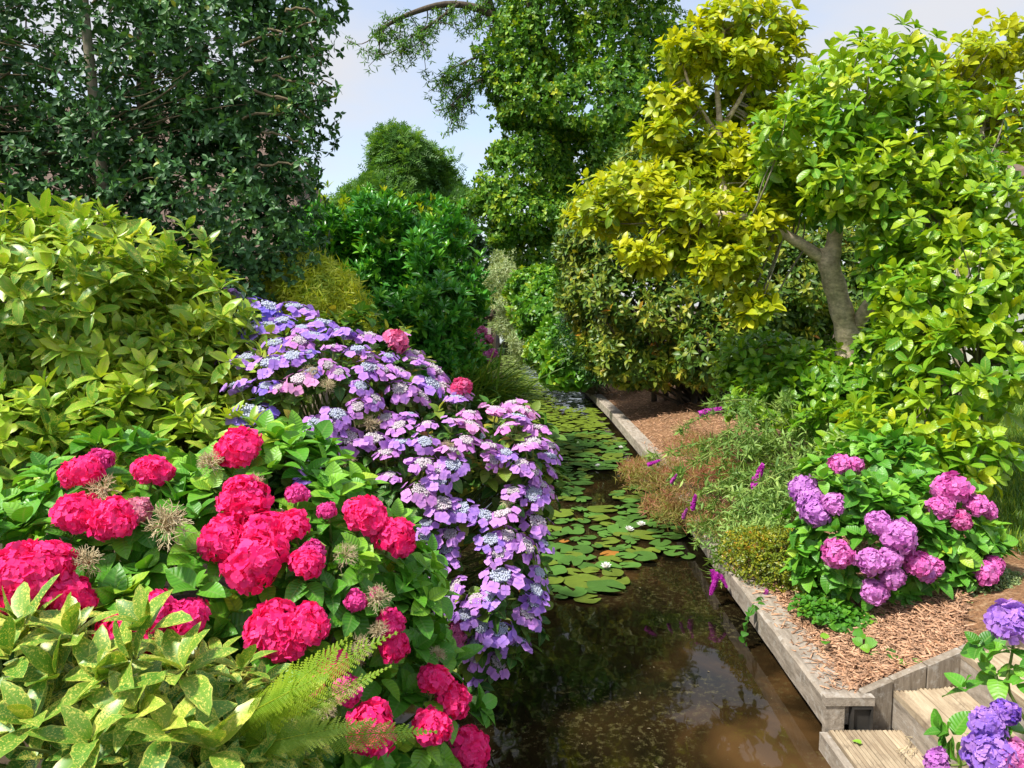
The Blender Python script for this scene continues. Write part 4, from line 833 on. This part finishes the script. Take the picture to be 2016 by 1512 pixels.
# ------------------------------------------------------------------ magnolias
def magnolia(label, blobs, limbs, nW, mat, key, base, L_=.20, nl=8, rtw=.012, rnd=None, nparts=300, lump=.30, shoots=None, clear=None):
    r_ = thing('magnolia_tree', label, 'tree', base, 'magnolia trees')
    P_, N_ = sample_blobs(blobs, nW, .50, lump, .18, 3.0, zmin=base[2])
    if shoots is not None:
        P_ = np.concatenate([P_, shoots]); N_ = np.concatenate([N_, np.tile([0, 0, 1.], (len(shoots), 1))])
    if clear is not None:
        x_, y_, z_ = project(P_); xc = np.interp(y_, [420, 500, 600, 660, 750], [1648, 1628, 1650, 1668, 1664]); k_ = ~((np.abs(x_ - xc) < 62) & (y_ > 425) & (y_ < 760) & (z_ < clear)); P_, N_ = P_[k_], N_[k_]
    A_ = unit(N_ * .5 + np.array([0, -.08, .65]) + rng.normal(size=P_.shape) * .32)
    foliage(r_, whorls(P_, A_, nl, L_, .55, 1.6, .5, jit=.34, rnd=.2 + .8 * rng.random(len(P_)) if rnd is None else rnd), T['mag'], M[mat], key, nparts, rest='crown')
    allp = []
    for i, (pts, ra, rb) in enumerate(limbs):
        pth = smooth_path(pts, 28); q = Q(); q.tube(pth, np.linspace(ra, rb, 28) * (1 + .06 * np.sin(np.arange(28) * 1.7)), 12); q.build('trunk' if i == 0 else 'limb', M['bark'], r_); allp.append(pth[6:])
    src = np.concatenate(allp); ix = rng.choice(len(P_), 170, replace=len(P_) < 170); ends = P_[ix] - A_[ix] * .04
    near = src[np.argmin(((src[None] - ends[:, None] + (0, 0, .2)) ** 2).sum(2), 1)]
    twigs(r_, near, ends, rtw, M['bark_pale'], 'branches', 5, .12, 8, -.05); return r_
mainb = [blob(1690,190,8.0,.72,.7,.60), blob(1600,290,7.8,.62,.6,.5), blob(1820,260,8.0,.62,.7,.5), blob(1720,350,7.4,.75,.6,.42), blob(1800,440,7.4,.70,.7,.42), blob(1910,560,6.8,.62,.7,.50), blob(1800,620,6.7,.45,.5,.48), blob(1910,740,6.4,.60,.6,.48), blob(1800,850,6.1,.42,.5,.36), blob(1880,890,5.9,.36,.45,.28), blob(1990,420,7.2,.5,.6,.45), blob(2010,620,6.5,.5,.6,.5), blob(1620,400,7.8,.35,.5,.25), blob(1560,350,8.2,.4,.4,.35), blob(1900,360,7.6,.5,.6,.4), blob(1860,680,6.9,.5,.5,.5), blob(1765,560,7.5,.36,.4,.42), blob(1755,690,7.2,.30,.4,.3), blob(1740,460,7.6,.4,.4,.3)]
bx, by = at(1665, 760, 8.2)[0], 8.2
tr0 = [[(bx + .02, by, .55), at(1664,760,8.2), at(1670,690,8.2), at(1664,640,8.15), at(1648,580,8.1), at(1632,520,8.0), at(1630,490,8.0)], .135, .10]
tr1 = [[at(1634,530,8.0), at(1642,475,7.95), at(1650,420,7.9), at(1660,350,7.9), at(1690,250,8.0)], .095, .035]
tr2 = [[at(1632,520,8.02), at(1580,482,7.95), at(1520,450,7.9), at(1450,425,7.9), at(1340,420,8.0)], .065, .028]
tr3 = [[at(1680,650,8.2), at(1740,560,7.8), at(1820,470,7.6), at(1880,420,7.4)], .08, .025]
tr4 = [[at(1670,720,8.2), at(1760,720,7.4), at(1860,740,6.8), at(1930,720,6.6)], .05, .02]
tr5 = [[at(1470,432,7.95), at(1430,400,8.3), at(1418,320,8.7), at(1416,230,8.9), at(1412,160,8.9), at(1425,60,8.9)], .055, .02]
tr6 = [[at(1417,260,8.9), at(1460,190,8.8), at(1500,110,8.8)], .035, .012]
tr7 = [[at(1416,270,8.9), at(1370,200,8.8), at(1345,130,8.8)], .03, .012]
yb = [blob(1430,40,9,.42,.5,.20), blob(1500,60,9.1,.42,.5,.24), blob(1370,110,8.9,.36,.5,.20), blob(1460,130,8.7,.45,.4,.20), blob(1540,130,9,.28,.4,.25), blob(1330,200,8.8,.35,.4,.18), blob(1410,200,9.2,.45,.3,.25), blob(1300,270,8.8,.32,.4,.16), blob(1480,230,9.1,.35,.4,.22), blob(1540,240,8.8,.35,.4,.3), blob(1500,320,8.6,.45,.4,.28), blob(1530,400,8.2,.3,.3,.2), blob(1420,360,8.7,.5,.4,.25), blob(1400,290,8.9,.4,.4,.16), blob(1270,380,8.6,.72,.6,.30), blob(1200,420,8.8,.42,.5,.25), blob(1370,430,8.2,.70,.6,.30), blob(1300,500,8.3,.55,.5,.20), blob(1430,510,7.9,.50,.5,.26), blob(1360,340,8.8,.5,.5,.22), blob(1480,600,7.8,.24,.3,.16), blob(1480,450,8.0,.3,.4,.2)]
magnolia('spreading magnolia tree with thick pale leaning trunk on the planting bed', mainb, [tr0, tr1, tr2, tr3, tr4, tr5, tr6, tr7], 1600, 'mag', 'mag', (bx, by, .55), shoots=np.array([at(x_, y_, 7.9 + .2 * rng.normal()) for x_, y_ in ((1700,62),(1692,92),(1635,95),(1662,112),(1752,105),(1572,150),(1738,82),(1602,128),(1790,160),(1830,190),(1545,200),(1660,80),(1720,120),(1770,130),(1520,250),(1860,170))]), clear=8.6)
P_, N_ = sample_blobs(yb, 1400, .6, .22, .3, 4.0); A_ = unit(N_ * .45 + np.array([0, -.1, .75]) + rng.normal(size=P_.shape) * .25)
mr = bpy.data.objects['magnolia_tree']
foliage(mr, whorls(P_, A_, 9, .19, .55, 1.6, .5, jit=.34), T['mag'], M['mag_y'], 'mag_y', 300, leafname='yellow_leaf', rest='yellow_foliage')
lk = np.concatenate([smooth_path(t_[0], 28) for t_ in (tr2, tr5, tr6, tr7)]); ix = rng.choice(len(P_), 170); near = lk[np.argmin(((lk[None] - P_[ix][:, None]) ** 2).sum(2), 1)]
twigs(mr, near, P_[ix] - A_[ix] * .03, .012, M['bark_pale'], 'yellow_branches', 5, .1, 8, -.05)
b3 = at(1900, 560, 9.5)
magnolia('yellow leaved magnolia tree with open crown at the right edge', [blob(1900,130,9.5,.65,.6,.28), blob(1985,90,9.6,.55,.6,.32), blob(1970,200,9.5,.6,.6,.28), blob(1860,170,9.4,.35,.4,.18), blob(2000,270,9.4,.4,.5,.25)], [[[(b3[0], 9.5, .6), at(1898,480,9.5), at(1905,380,9.5), at(1928,270,9.5), at(1955,200,9.5), at(1985,120,9.5)], .08, .025], [[at(1926,285,9.5), at(1900,220,9.4), at(1860,185,9.3)], .04, .015]], 330, 'mag_y', 'mag_y', (b3[0], 9.5, .6), .19, lump=.2)
# magnolia sprouts in the shade below the trunk
shrub('magnolia_sprouts', 'dark green magnolia sprouts around the foot of the leaning trunk', 'shrub', [blob(1560,810,7.9,.5,.4,.3), blob(1680,850,7.0,.45,.4,.3), blob(1480,780,8.4,.35,.4,.25), blob(1510,715,8.6,.62,.6,.36), blob(1600,740,8.2,.5,.5,.35), blob(1700,770,7.6,.5,.5,.3), blob(1740,700,7.6,.3,.4,.3)], 520, 7, .18, 'mag', 'mag', 'mag', (4.0, 8.6, .6), .5, 1.5, .5, .6, .25, rnd=rng.random(520) * .45)

# ------------------------------------------------------------------ planting bed: buddleia, herbs, low shrubs
bu = thing('buddleia', 'arching buddleia bush with narrow grey green leaves and magenta spikes', 'shrub', (2.9, 7.4, .6))
tips = [(1395,806),(1340,850),(1380,900),(1285,910),(1330,950),(1367,990),(1407,1140),(1325,945),(1450,1105),(1500,1180),(1493,940),(1420,870),(1470,830),(1540,800),(1600,850),(1640,880),(1700,860),(1560,860),(1480,1030),(1400,1000),(1440,960),(1530,960),(1440,800),(1660,1050),(1600,950),(1780,890),(1500,900),(1550,1000),(1370,1060),(1600,800),(1660,920),(1720,920),(1490,980),(1420,920)]
q = Q(); Pw, Aw = [], []
for i, (px, py) in enumerate(tips):
    Yt = np.interp(py, [800, 1000, 1180], [7.6, 6.6, 5.4]); e = at(px, py, Yt); b0 = np.array([2.75, 7.1, .6]) + rng.normal(size=3) * (.3, .25, 0)
    m1 = (b0 + e) / 2 + np.array([0, 0, .25 + .25 * rng.random()]); c_ = smooth_path([b0, m1, e * .85 + m1 * .15 + (0, 0, .06), e], 16); q.tube(c_, np.linspace(.009, .003, 16), 4, rng.random())
    Pw += list(c_[3:-1]); Aw += list(unit(np.gradient(c_, axis=0))[3:-1])
o = q.build('stems', M['green_stem'], bu); o['kind'] = 'stuff'
Pw = np.repeat(np.array(Pw), 2, 0); Aw = np.repeat(np.array(Aw), 2, 0); Pw = Pw + rng.normal(size=Pw.shape) * .03
foliage(bu, whorls(Pw, Aw, 7, .125, .6, 1.4, .5), T['lance'], M['budd'], 'budd')
P2, N2 = sample_blobs([blob(1500,880,7.3,.40,.4,.22), blob(1590,900,7.0,.40,.4,.25), blob(1440,960,6.8,.32,.4,.14), blob(1540,980,6.3,.30,.35,.18), blob(1680,900,6.6,.4,.3,.2)], 420, .8, .2, .5, 5.0)
o = link('inner_foliage', inst_mesh('inner_foliage', whorls(P2, unit(N2 * .3 + (0, 0, .6) + rng.normal(size=P2.shape) * .6), 5, .115, .4, 1.4, .5), T['lance'], M['budd']), bu); o['kind'] = 'stuff'
def spike_mesh(seed):
    r_ = np.random.default_rng(seed); q = Q(); fv, ff, fu = floret(4, .10, .2, k=2)
    for i in range(120):
        v = (i + .5) / 120; r0 = .11 * (1 - v) ** .6 * (1 + .3 * r_.normal()) + .012; th = i * 2.39996; d = np.array([math.cos(th), 0, math.sin(th)])
        q.add(fv @ frame(unit(d + (0, .3, 0) + r_.normal(size=3) * .2), r_.random() * 6).T + d * r0 + np.array([0, v, 0]), ff, fu, r_.random())
    return q
SPK = [spike_mesh(s).mesh('flower_spike', M['budd_flower']) for s in (1, 2)]
mg = (.42, .008, .33)
for (px, py, L_, dx, dy, c) in ((1378,815,48,1,-.25,mg),(1485,962,52,.35,-1,mg),(1276,915,28,.9,-.35,mg),(1364,1002,30,.2,-1,mg),(1322,950,22,.5,-.8,(.4,.06,.3)),(1412,1128,46,-.3,1,mg),(1402,1122,36,.25,1,mg),(1418,1132,30,.5,.9,mg),(1448,1100,24,.3,1,mg),(1500,1195,36,.3,-1,(.38,.08,.28)),(1656,1068,36,0,-1,(.16,.01,.24)),(1918,1040,26,.2,1,(.16,.02,.3)),(1345,1020,20,.4,-1,(.38,.08,.28))):
    Yt = np.interp(py, [800, 1000, 1180], [7.5, 6.4, 5.1]); a = at(px, py, Yt); e = at(px + dx * L_, py + dy * L_, Yt - .05); y = e - a; s = np.linalg.norm(y); y = unit(y); x = unit(np.cross(y, (.3, -.8, .5)))
    link('flower_spike', SPK[rng.integers(2)], bu, mat44(np.stack([x, y, np.cross(x, y)], 1), s * .9, a), c)
shrub('red_herb', 'wiry red and yellow herb spilling over the timber edging', 'plant', [blob(1300,935,8.2,.42,.6,.13), blob(1390,880,8.8,.42,.6,.16), blob(1330,1000,7.2,.32,.5,.12), blob(1430,1030,6.6,.35,.5,.12), blob(1260,925,8.4,.25,.4,.10), blob(1420,930,7.8,.4,.5,.12)], 5200, 4, .10, 'thin', 'red_fine', 'redfine', (1.95, 7.6, .38), .2, 1.4, .8, .4, .5, .9, .2, .6, 0, 150, .003)
shrub('wispy_herb', 'pale wispy green herb along the near timber edging', 'plant', [blob(1490,1040,6.0,.30,.4,.14), blob(1440,1080,6.1,.22,.4,.12), blob(1520,1000,6.3,.3,.4,.14), blob(1400,1040,6.6,.2,.3,.12)], 800, 4, .085, 'lance', 'budd', 'budd', (1.95, 6.2, .42), .2, 1.3, .8, .4, .5, .9, .2, .6, 200, 60, .003, matstem='green_stem')
shrub('small_leaved_shrub', 'low rounded shrub of tiny green and orange leaves on the bed', 'shrub', [blob(1560,1105,5.3,.36,.32,.26), blob(1500,1090,5.6,.25,.3,.18), blob(1610,1140,5.1,.22,.25,.2)], 2600, 5, .036, 'small', 'small', 'small', (1.95, 5.3, .44), .4, 1.4, .6, .7, .4, .5, .2, .3, 300, 60, .005)
shrub('ground_cover_plant', 'low bright green ground cover at the foot of the pink hydrangea', 'plant', [blob(1655,1228,4.5,.20,.18,.11), blob(1615,1210,4.65,.15,.18,.10), blob(1700,1240,4.45,.13,.13,.09), blob(1740,1235,4.5,.12,.12,.09)], 330, 4, .05, 'heart', 'cover', 'cover', (2.05, 4.75, .48), .7, 1.5, .8, .5, .3, .6, .15, .3, 300, 20, .003, matstem='green_stem')
shrub('variegated_shrub', 'small grey green variegated shrub behind the plank wall', 'shrub', [blob(1930,1190,4.75,.30,.3,.20), blob(1985,1175,4.8,.22,.25,.14), blob(1880,1230,4.5,.18,.2,.14)], 2600, 5, .032, 'small', 'varieg', 'varieg', (2.9, 4.8, .6), .4, 1.4, .6, .7, .4, .5, .2, .3, 300, 40, .004)
vine = thing('trailing_vine', 'small heart leaved vine hanging over the timber edging', 'vine', (1.72, 5.0, .45))
vp = smooth_path([at(1500,1185,5.0), at(1485,1195,4.85), at(1475,1210,4.8), at(1470,1235,4.78), at(1468,1260,4.76)], 12); q = Q(); q.tube(vp, .003, 4); q.build('stem', M['green_stem'], vine)
I = whorls(np.concatenate([vp[1::2], vp[:3]]), unit(rng.normal(size=(9, 3)) * .4 + (-.6, -.5, .3)), 2, .065, .8, 1.4)
foliage(vine, I, T['heart'], M['cover'], 'cover')

# ------------------------------------------------------------------ pink hydrangea on the bed, purple hydrangea by the steps, far pink hydrangea
pa, pb2, pc = (.78, .12, .44), (.70, .22, .58), (.58, .20, .60)
pinks = [(1653,915,44,pa),(1680,916,38,pa),(1582,962,56,pc),(1592,985,54,pc),(1606,1008,58,pc),(1641,992,46,pb2),(1874,962,64,pa),(1855,998,46,pa),(1922,995,44,pa),(1944,1005,34,pa),(1892,1025,38,(.6,.03,.2)),(1730,1030,48,pb2),(1770,1056,66,pb2),(1649,1090,58,pa),(1716,1105,52,pb2),(1752,1100,46,pb2),(1757,1136,44,pb2),(1806,1110,50,pa),(1835,1117,42,pa),(1822,1128,38,pb2),(1722,1165,48,pb2),(1940,1128,46,pa),(1957,1113,36,pa)]
pkb = [blob(1700,1080,4.85,.42,.4,.40), blob(1830,1060,4.95,.42,.4,.42), blob(1640,1000,5.0,.28,.35,.34), blob(1740,960,5.3,.4,.4,.30), blob(1790,1140,4.8,.36,.32,.25), blob(1905,1060,4.9,.16,.25,.24)]
ph = thing('pink_hydrangea', 'hydrangea bush with pink and mauve round heads on the mulch bed', 'hydrangea', (2.3, 4.85, .55))
inf = bush_heads(ph, pkb, pinks, PINK, .45, .55, stems_to=(2.3, 4.9, .6))
P_, N_ = sample_blobs(pkb, 560, .34, .12, .15, zmin=.55); A_ = unit(N_ * .6 + np.array([0, 0, .75]) + rng.normal(size=P_.shape) * .25)
k = keep_clear(P_, inf, .62); I = whorls(P_[k], A_[k], 6, .145, .55, 1.5, .35); k = keep_clear(I['p'] + I['R'][:, :, 1] * (I['s'] * .6)[:, None], inf, .45)
foliage(ph, cat(sub(I, k), head_leaves(inf, .13, 5)), T['hyd'], M['hyd_leaf'], 'hyd')
vb = (.30, .16, .62)
purp = [(1996,1228,86,(.36,.17,.62)),(1944,1424,58,vb),(1978,1402,46,(.16,.06,.5)),(1950,1490,82,vb),(1850,1506,54,(.5,.14,.5)),(2000,1500,70,(.6,.1,.3))]
pub = [blob(1985,1290,2.95,.12,.15,.14), blob(1970,1440,2.75,.20,.2,.18), blob(2060,1420,2.8,.22,.25,.3)]
pu = thing('purple_hydrangea', 'hydrangea with purple blue round heads in front of the steps', 'hydrangea', (2.3, 2.7, .0))
inf = bush_heads(pu, pub, purp, PINK, .45, .8, stems_to=(2.1, 2.72, .5))
P_, N_ = sample_blobs(pub, 34, .3, .1, .3); A_ = unit(N_ * .6 + np.array([0, -.2, .75]) + rng.normal(size=P_.shape) * .25)
k = keep_clear(P_, inf, .6); I = whorls(P_[k], A_[k], 5, .125, .6, 1.5, .35); k = keep_clear(I['p'] + I['R'][:, :, 1] * (I['s'] * .6)[:, None], inf, .45)
foliage(pu, cat(sub(I, k), head_leaves(inf, .12, 4)), T['hyd'], M['hyd_leaf'], 'hyd')
fb = [blob(935,685,12.2,.28,.4,.30), blob(955,705,12,.2,.3,.2)]
fp = thing('far_pink_hydrangea', 'distant pink hydrangea at the foot of the laurel hedge', 'hydrangea', (-.7, 12.2, .42))
inf = bush_heads(fp, fb, [(935,660,24,(.72,.12,.28)),(950,652,24,(.72,.16,.3)),(945,675,24,(.7,.12,.28)),(962,668,22,(.7,.12,.28)),(936,692,22,(.7,.12,.28)),(970,696,24,(.66,.1,.34)),(958,700,20,(.66,.1,.34)),(964,710,14,(.6,.1,.3)),(925,672,16,(.75,.3,.4))], PINK, .4, .9, stems_to=(-.7, 12.3, .5))
P_, N_ = sample_blobs(fb, 70, .3); foliage(fp, whorls(P_, unit(N_ + (0, 0, .5)), 5, .13, .6, 1.5), T['hyd'], M['hyd_leaf'], 'hyd', 60)
# ornamental grass
og = thing('grass_tuft', 'arching green grass tuft hanging over the water edge', 'grass', (-.75, 10.2, .5))
m_ = 900; a = at(935, 790, 10.0) + rng.normal(size=(m_, 3)) * (.22, .25, .10); d = unit(np.stack([.55 + .5 * rng.normal(size=m_), rng.normal(size=m_) * .4, .55 + .3 * rng.normal(size=m_)], 1)); x_ = unit(np.cross(d, np.stack([rng.normal(size=m_) * .3, rng.normal(size=m_) * .3, np.ones(m_)], 1))); nn = np.cross(x_, d)
o = link('blades', inst_mesh('blades', dict(p=a, R=np.stack([x_, d, nn], 2), s=.35 + .4 * rng.random(m_), rnd=rng.random(m_)), T['blade'], M['grass']), og); o['kind'] = 'stuff'

# floating specks
m_ = 380; Yd = 2.6 + 9 * rng.random(m_) ** 1.5; pd = np.stack([rng.uniform(-.6, 1.0, m_) + .6 * rng.random(m_), Yd, np.full(m_, WZ + .004)], 1); pd = pd[pd[:, 0] < xr(pd[:, 1]) + .05]; m_ = len(pd)
th = rng.random(m_) * 6.283; R_ = np.stack([np.stack([np.sin(th), -np.cos(th), 0 * th], 1), np.stack([np.cos(th), np.sin(th), 0 * th], 1), np.tile([0, 0, 1.], (m_, 1))], 2)
tag(link('floating_debris', inst_mesh('floating_debris', dict(p=pd, R=R_, s=.006 + .018 * rng.random(m_) ** 4, rnd=rng.random(m_)), T['small'], M['twig'])), 'tiny pale specks floating on the open canal water', 'debris', kind='stuff')
# ------------------------------------------------------------------ lily pads and flowers
def pad_mesh(seed):
    r_ = np.random.default_rng(seed); n_ = 26; notch = .16 + .2 * r_.random(); th = np.linspace(notch, 6.2832 - notch, n_); V, U = [(0, .0, 0)], [(.5, 0)]
    ph = r_.random(4) * 6.28
    for rr in (.5, .86, 1.0):
        for t in th:
            w = 1 + .05 * math.sin(2 * t + ph[0]) + .03 * math.sin(5 * t + ph[1]); z = .035 * rr ** 2 * math.sin(3 * t + ph[2]) + (.03 * r_.random() * (math.sin(4 * t + ph[3]) > .6) if rr == 1.0 else 0)
            V.append((rr * w * math.cos(t), rr * w * .93 * math.sin(t), z)); U.append((t / 6.2832, rr))
    Fq = [(0, 1 + i, 2 + i, 0) for i in range(0)]
    for k_ in range(2):
        for i in range(n_ - 1): a = 1 + k_ * n_ + i; Fq.append((a, a + n_, a + n_ + 1, a + 1))
    for i in range(0, n_ - 1, 2):
        j = min(i + 2, n_ - 1); mid = min(i + 1, n_ - 1); Fq.append((0, 1 + i, 1 + mid, 1 + j) if j != mid else (0, 1 + i, 1 + mid, 1 + mid))
    Fq = [f for f in Fq if len(set(f)) == 4] + [(0, 1 + n_ - 2, 1 + n_ - 1, 0)][:0]
    return Q().add(V, Fq, U, .5)
PADS = [pad_mesh(s).mesh('lily_pad', M['pad']) for s in range(7)]
def in_poly(x, y, poly):
    c = False; n_ = len(poly); j = n_ - 1
    for i in range(n_):
        xi, yi = poly[i]; xj, yj = poly[j]
        if (yi > y) != (yj > y) and x < (xj - xi) * (y - yi) / (yj - yi) + xi: c = not c
        j = i
    return c
polys = [([(1040,1195),(1050,1010),(1150,1000),(1215,1000),(1330,1000),(1400,1040),(1425,1095),(1330,1100),(1270,1105),(1230,1130),(1190,1185)], .9), ([(1040,1000),(1050,880),(1090,835),(1150,850),(1180,900),(1160,935),(1150,990)], .85), ([(1140,930),(1120,830),(1180,830),(1245,885),(1255,925),(1200,930)], .55), ([(1195,965),(1290,955),(1340,1000),(1230,1000)], .7), ([(985,700),(1065,700),(1140,765),(1190,830),(1120,850),(1050,890),(1000,790)], 1.0), ([(975,676),(1060,676),(1060,688),(975,688)], .9)]
pads = []
for _ in range(45000):
    Y = 5.3 * (39 / 5.3) ** rng.random(); x = rng.uniform(-.7, float(xr(Y)) + .02); px, py, _z = project(np.array([[x, Y, WZ]])); px, py = px[0], py[0]
    dens = max([d for pl, d in polys if in_poly(px, py, pl)] + [0])
    if dens == 0 or rng.random() > dens: continue
    r_ = rng.uniform(.075, .165) if rng.random() < .8 else rng.uniform(.05, .09)
    if x + r_ > xr(Y) + .05: continue
    if all((x - a) ** 2 + (Y - b_) ** 2 > ((r_ + c) * (.68 if Y < 9.5 else .66)) ** 2 for a, b_, c in pads): pads.append((x, Y, r_))
    if len(pads) >= 1300: break
pads.sort(key=lambda t: t[1]); rest = []
for i, (x, Y, r_) in enumerate(pads):
    u_ = rng.random(); tilt = unit(np.array([rng.normal() * .03, rng.normal() * .03, 1])); Mx = mat44(frame(tilt, rng.random() * 6.28), r_, (x, Y, WZ + .012 + .0035 * (i % 7)))
    where = 'in the near cluster beside the open brown water' if Y < 7.6 else 'in the middle stretch along the timber edging' if Y < 10.5 else 'in the far dense carpet up the canal'
    if u_ < .03: c, kd = (.42, .17, .03), 'orange brown fading'
    elif u_ < .38: c, kd = tuple(np.array([.145, .20, .022]) * (.75 + .4 * rng.random())), 'yellow green'
    else: c, kd = tuple(np.array([.085, .19, .03]) * (.75 + .5 * rng.random())), 'plain green'
    lb, gr = kd + ' lily pad ' + where, kd + ' lily pads ' + where
    if i < 300: tag(link('lily_pad', PADS[rng.integers(7)], None, Mx, c), lb, 'lily pad', gr)
    else: rest.append((Mx, rng.integers(7)))
q = Q(); PD = [pad_mesh(s).data() for s in range(7)]
for Mx, k in rest:
    A4 = np.array(Mx); V, Fq, U, R = PD[k]; q.add(V @ A4[:3, :3].T + A4[:3, 3], Fq, U, R)
if rest:
    o = q.build('far_lily_pads', M['pad']); o.color = (.17, .235, .02, 1); tag(o, 'mass of small yellow green lily pads covering the far canal', 'lily pads', kind='stuff')
def lily_mesh():
    q = Q(); pet = leaf(4, .6, .8, .42, .5, -.15)
    for ring, (n_, tilt, s) in enumerate(((8, .45, 1.0), (8, .85, .9), (6, 1.15, .7))):
        for i in range(n_):
            th = (i + .5 * ring) * 6.2832 / n_; d = np.array([math.cos(th) * math.cos(tilt), math.sin(th) * math.cos(tilt), math.sin(tilt)]); up = np.array([-math.cos(th) * math.sin(tilt), -math.sin(th) * math.sin(tilt), math.cos(tilt)]); x = np.cross(d, up)
            q.add(pet['V'] * s @ np.stack([x, d, up], 1).T, pet['F'], pet['U'], .3)
    return q
LIL = lily_mesh().mesh('petals', M['white_petal']); qy = Q()
for i in range(24): th = i * 2.4; rr = .16 * math.sqrt(i / 24); qy.tube([(rr * math.cos(th), rr * math.sin(th), .05), (rr * 1.4 * math.cos(th), rr * 1.4 * math.sin(th), .42)], .035, 4)
LST = qy.mesh('stamens', M['yellow'])
lilies = [(1193,1118,'white water lily flower nearest the open brown water'),(1262,1035,'open white water lily between pads near the timber edging'),(1238,1045,'half open white water lily beside the one near the edging'),(1177,918,'white water lily near the lilac hydrangea edge of the pads'),(1222,882,'white water lily close to the middle of the timber edging'),(1003,740,None),(1055,740,None),(1065,760,None)]
for (px, py, lb) in lilies:
    p = onz(px, py, WZ + .03); t = thing('water_lily', lb or 'tiny distant white water lily among the far pads', 'water lily', p, 'white water lilies'); s = .058 if lb and px > 1185 and py > 1000 else .045
    R_ = frame(unit((rng.normal() * .15, -.2, 1)), rng.random() * 6); link('petals', LIL, t, mat44(R_, s, p)); link('stamens', LST, t, mat44(R_, s, p))


# ------------------------------------------------------------------ small things: seedlings, fallen leaf, straw, bee
sd = thing('bed_seedling', 'few broad green seedling leaves on the mulch beside the plank wall', 'plant', (2.15, 4.1, .5))
Ps = np.array([onz(x_, y_, .52) for x_, y_ in ((1700,1268),(1755,1288),(1790,1305),(1715,1280),(1860,1270),(1840,1275),(1690,1255),(1625,1260))])
foliage(sd, whorls(Ps, unit(rng.normal(size=Ps.shape) * .3 + (0, -.2, 1)), 2, .075, 1.1, 1.4), T['heart'], M['cover'], 'cover')
fl = link('fallen_leaf', leaf_variants('hyd', T['hyd'], M['hyd_leaf'])[2][4], None, mat44(frame((.2, -.3, 1), 1.0), .045, onz(1698, 1465, .305))); tag(fl, 'small curled yellow leaf lying on the lowest step', 'leaf')
stt = thing('dry_straw', 'few pale dry straws lying on the lowest step by the riser', 'straw', tuple(onz(1810, 1480, .302)))
for i in range(7):
    a = onz(1795 + 8 * rng.normal(), 1468 + 10 * rng.normal(), .306); q = Q(); q.tube([a, a + rng.normal(size=3) * (.02, .03, .004) + (0, 0, .006), a + rng.normal(size=3) * (.04, .05, .006) + (0, 0, .008)], .0016, 4); q.build('straw', M['dry'], stt)
p, n_, t = hit_blobs(556, 1006, rb_); p = p - unit(ray(556, 1006)) * .062
be = thing('bee', 'tiny brown bee resting on a crimson flower head', 'bee', tuple(p))
th = np.linspace(0, 1, 9); q = Q(); q.tube(np.stack([-.008 + .016 * th, 0 * th, .004 - .003 * th], 1) + p, .0012 + .0032 * np.sin(np.pi * np.clip(th * .9 + .05, 0, 1)) * (1 + .25 * np.cos(th * 9)), 8); q.build('body', M['bark_dark'], be)
for k in (-1, 1): Q().add(np.array([(0, 0, .007), (-.004, k * .004, .009), (-.011, k * .006, .009), (-.007, k * .001, .008)]) + p, [(0, 1, 2, 3)]).build('wing', M['dry'], be)
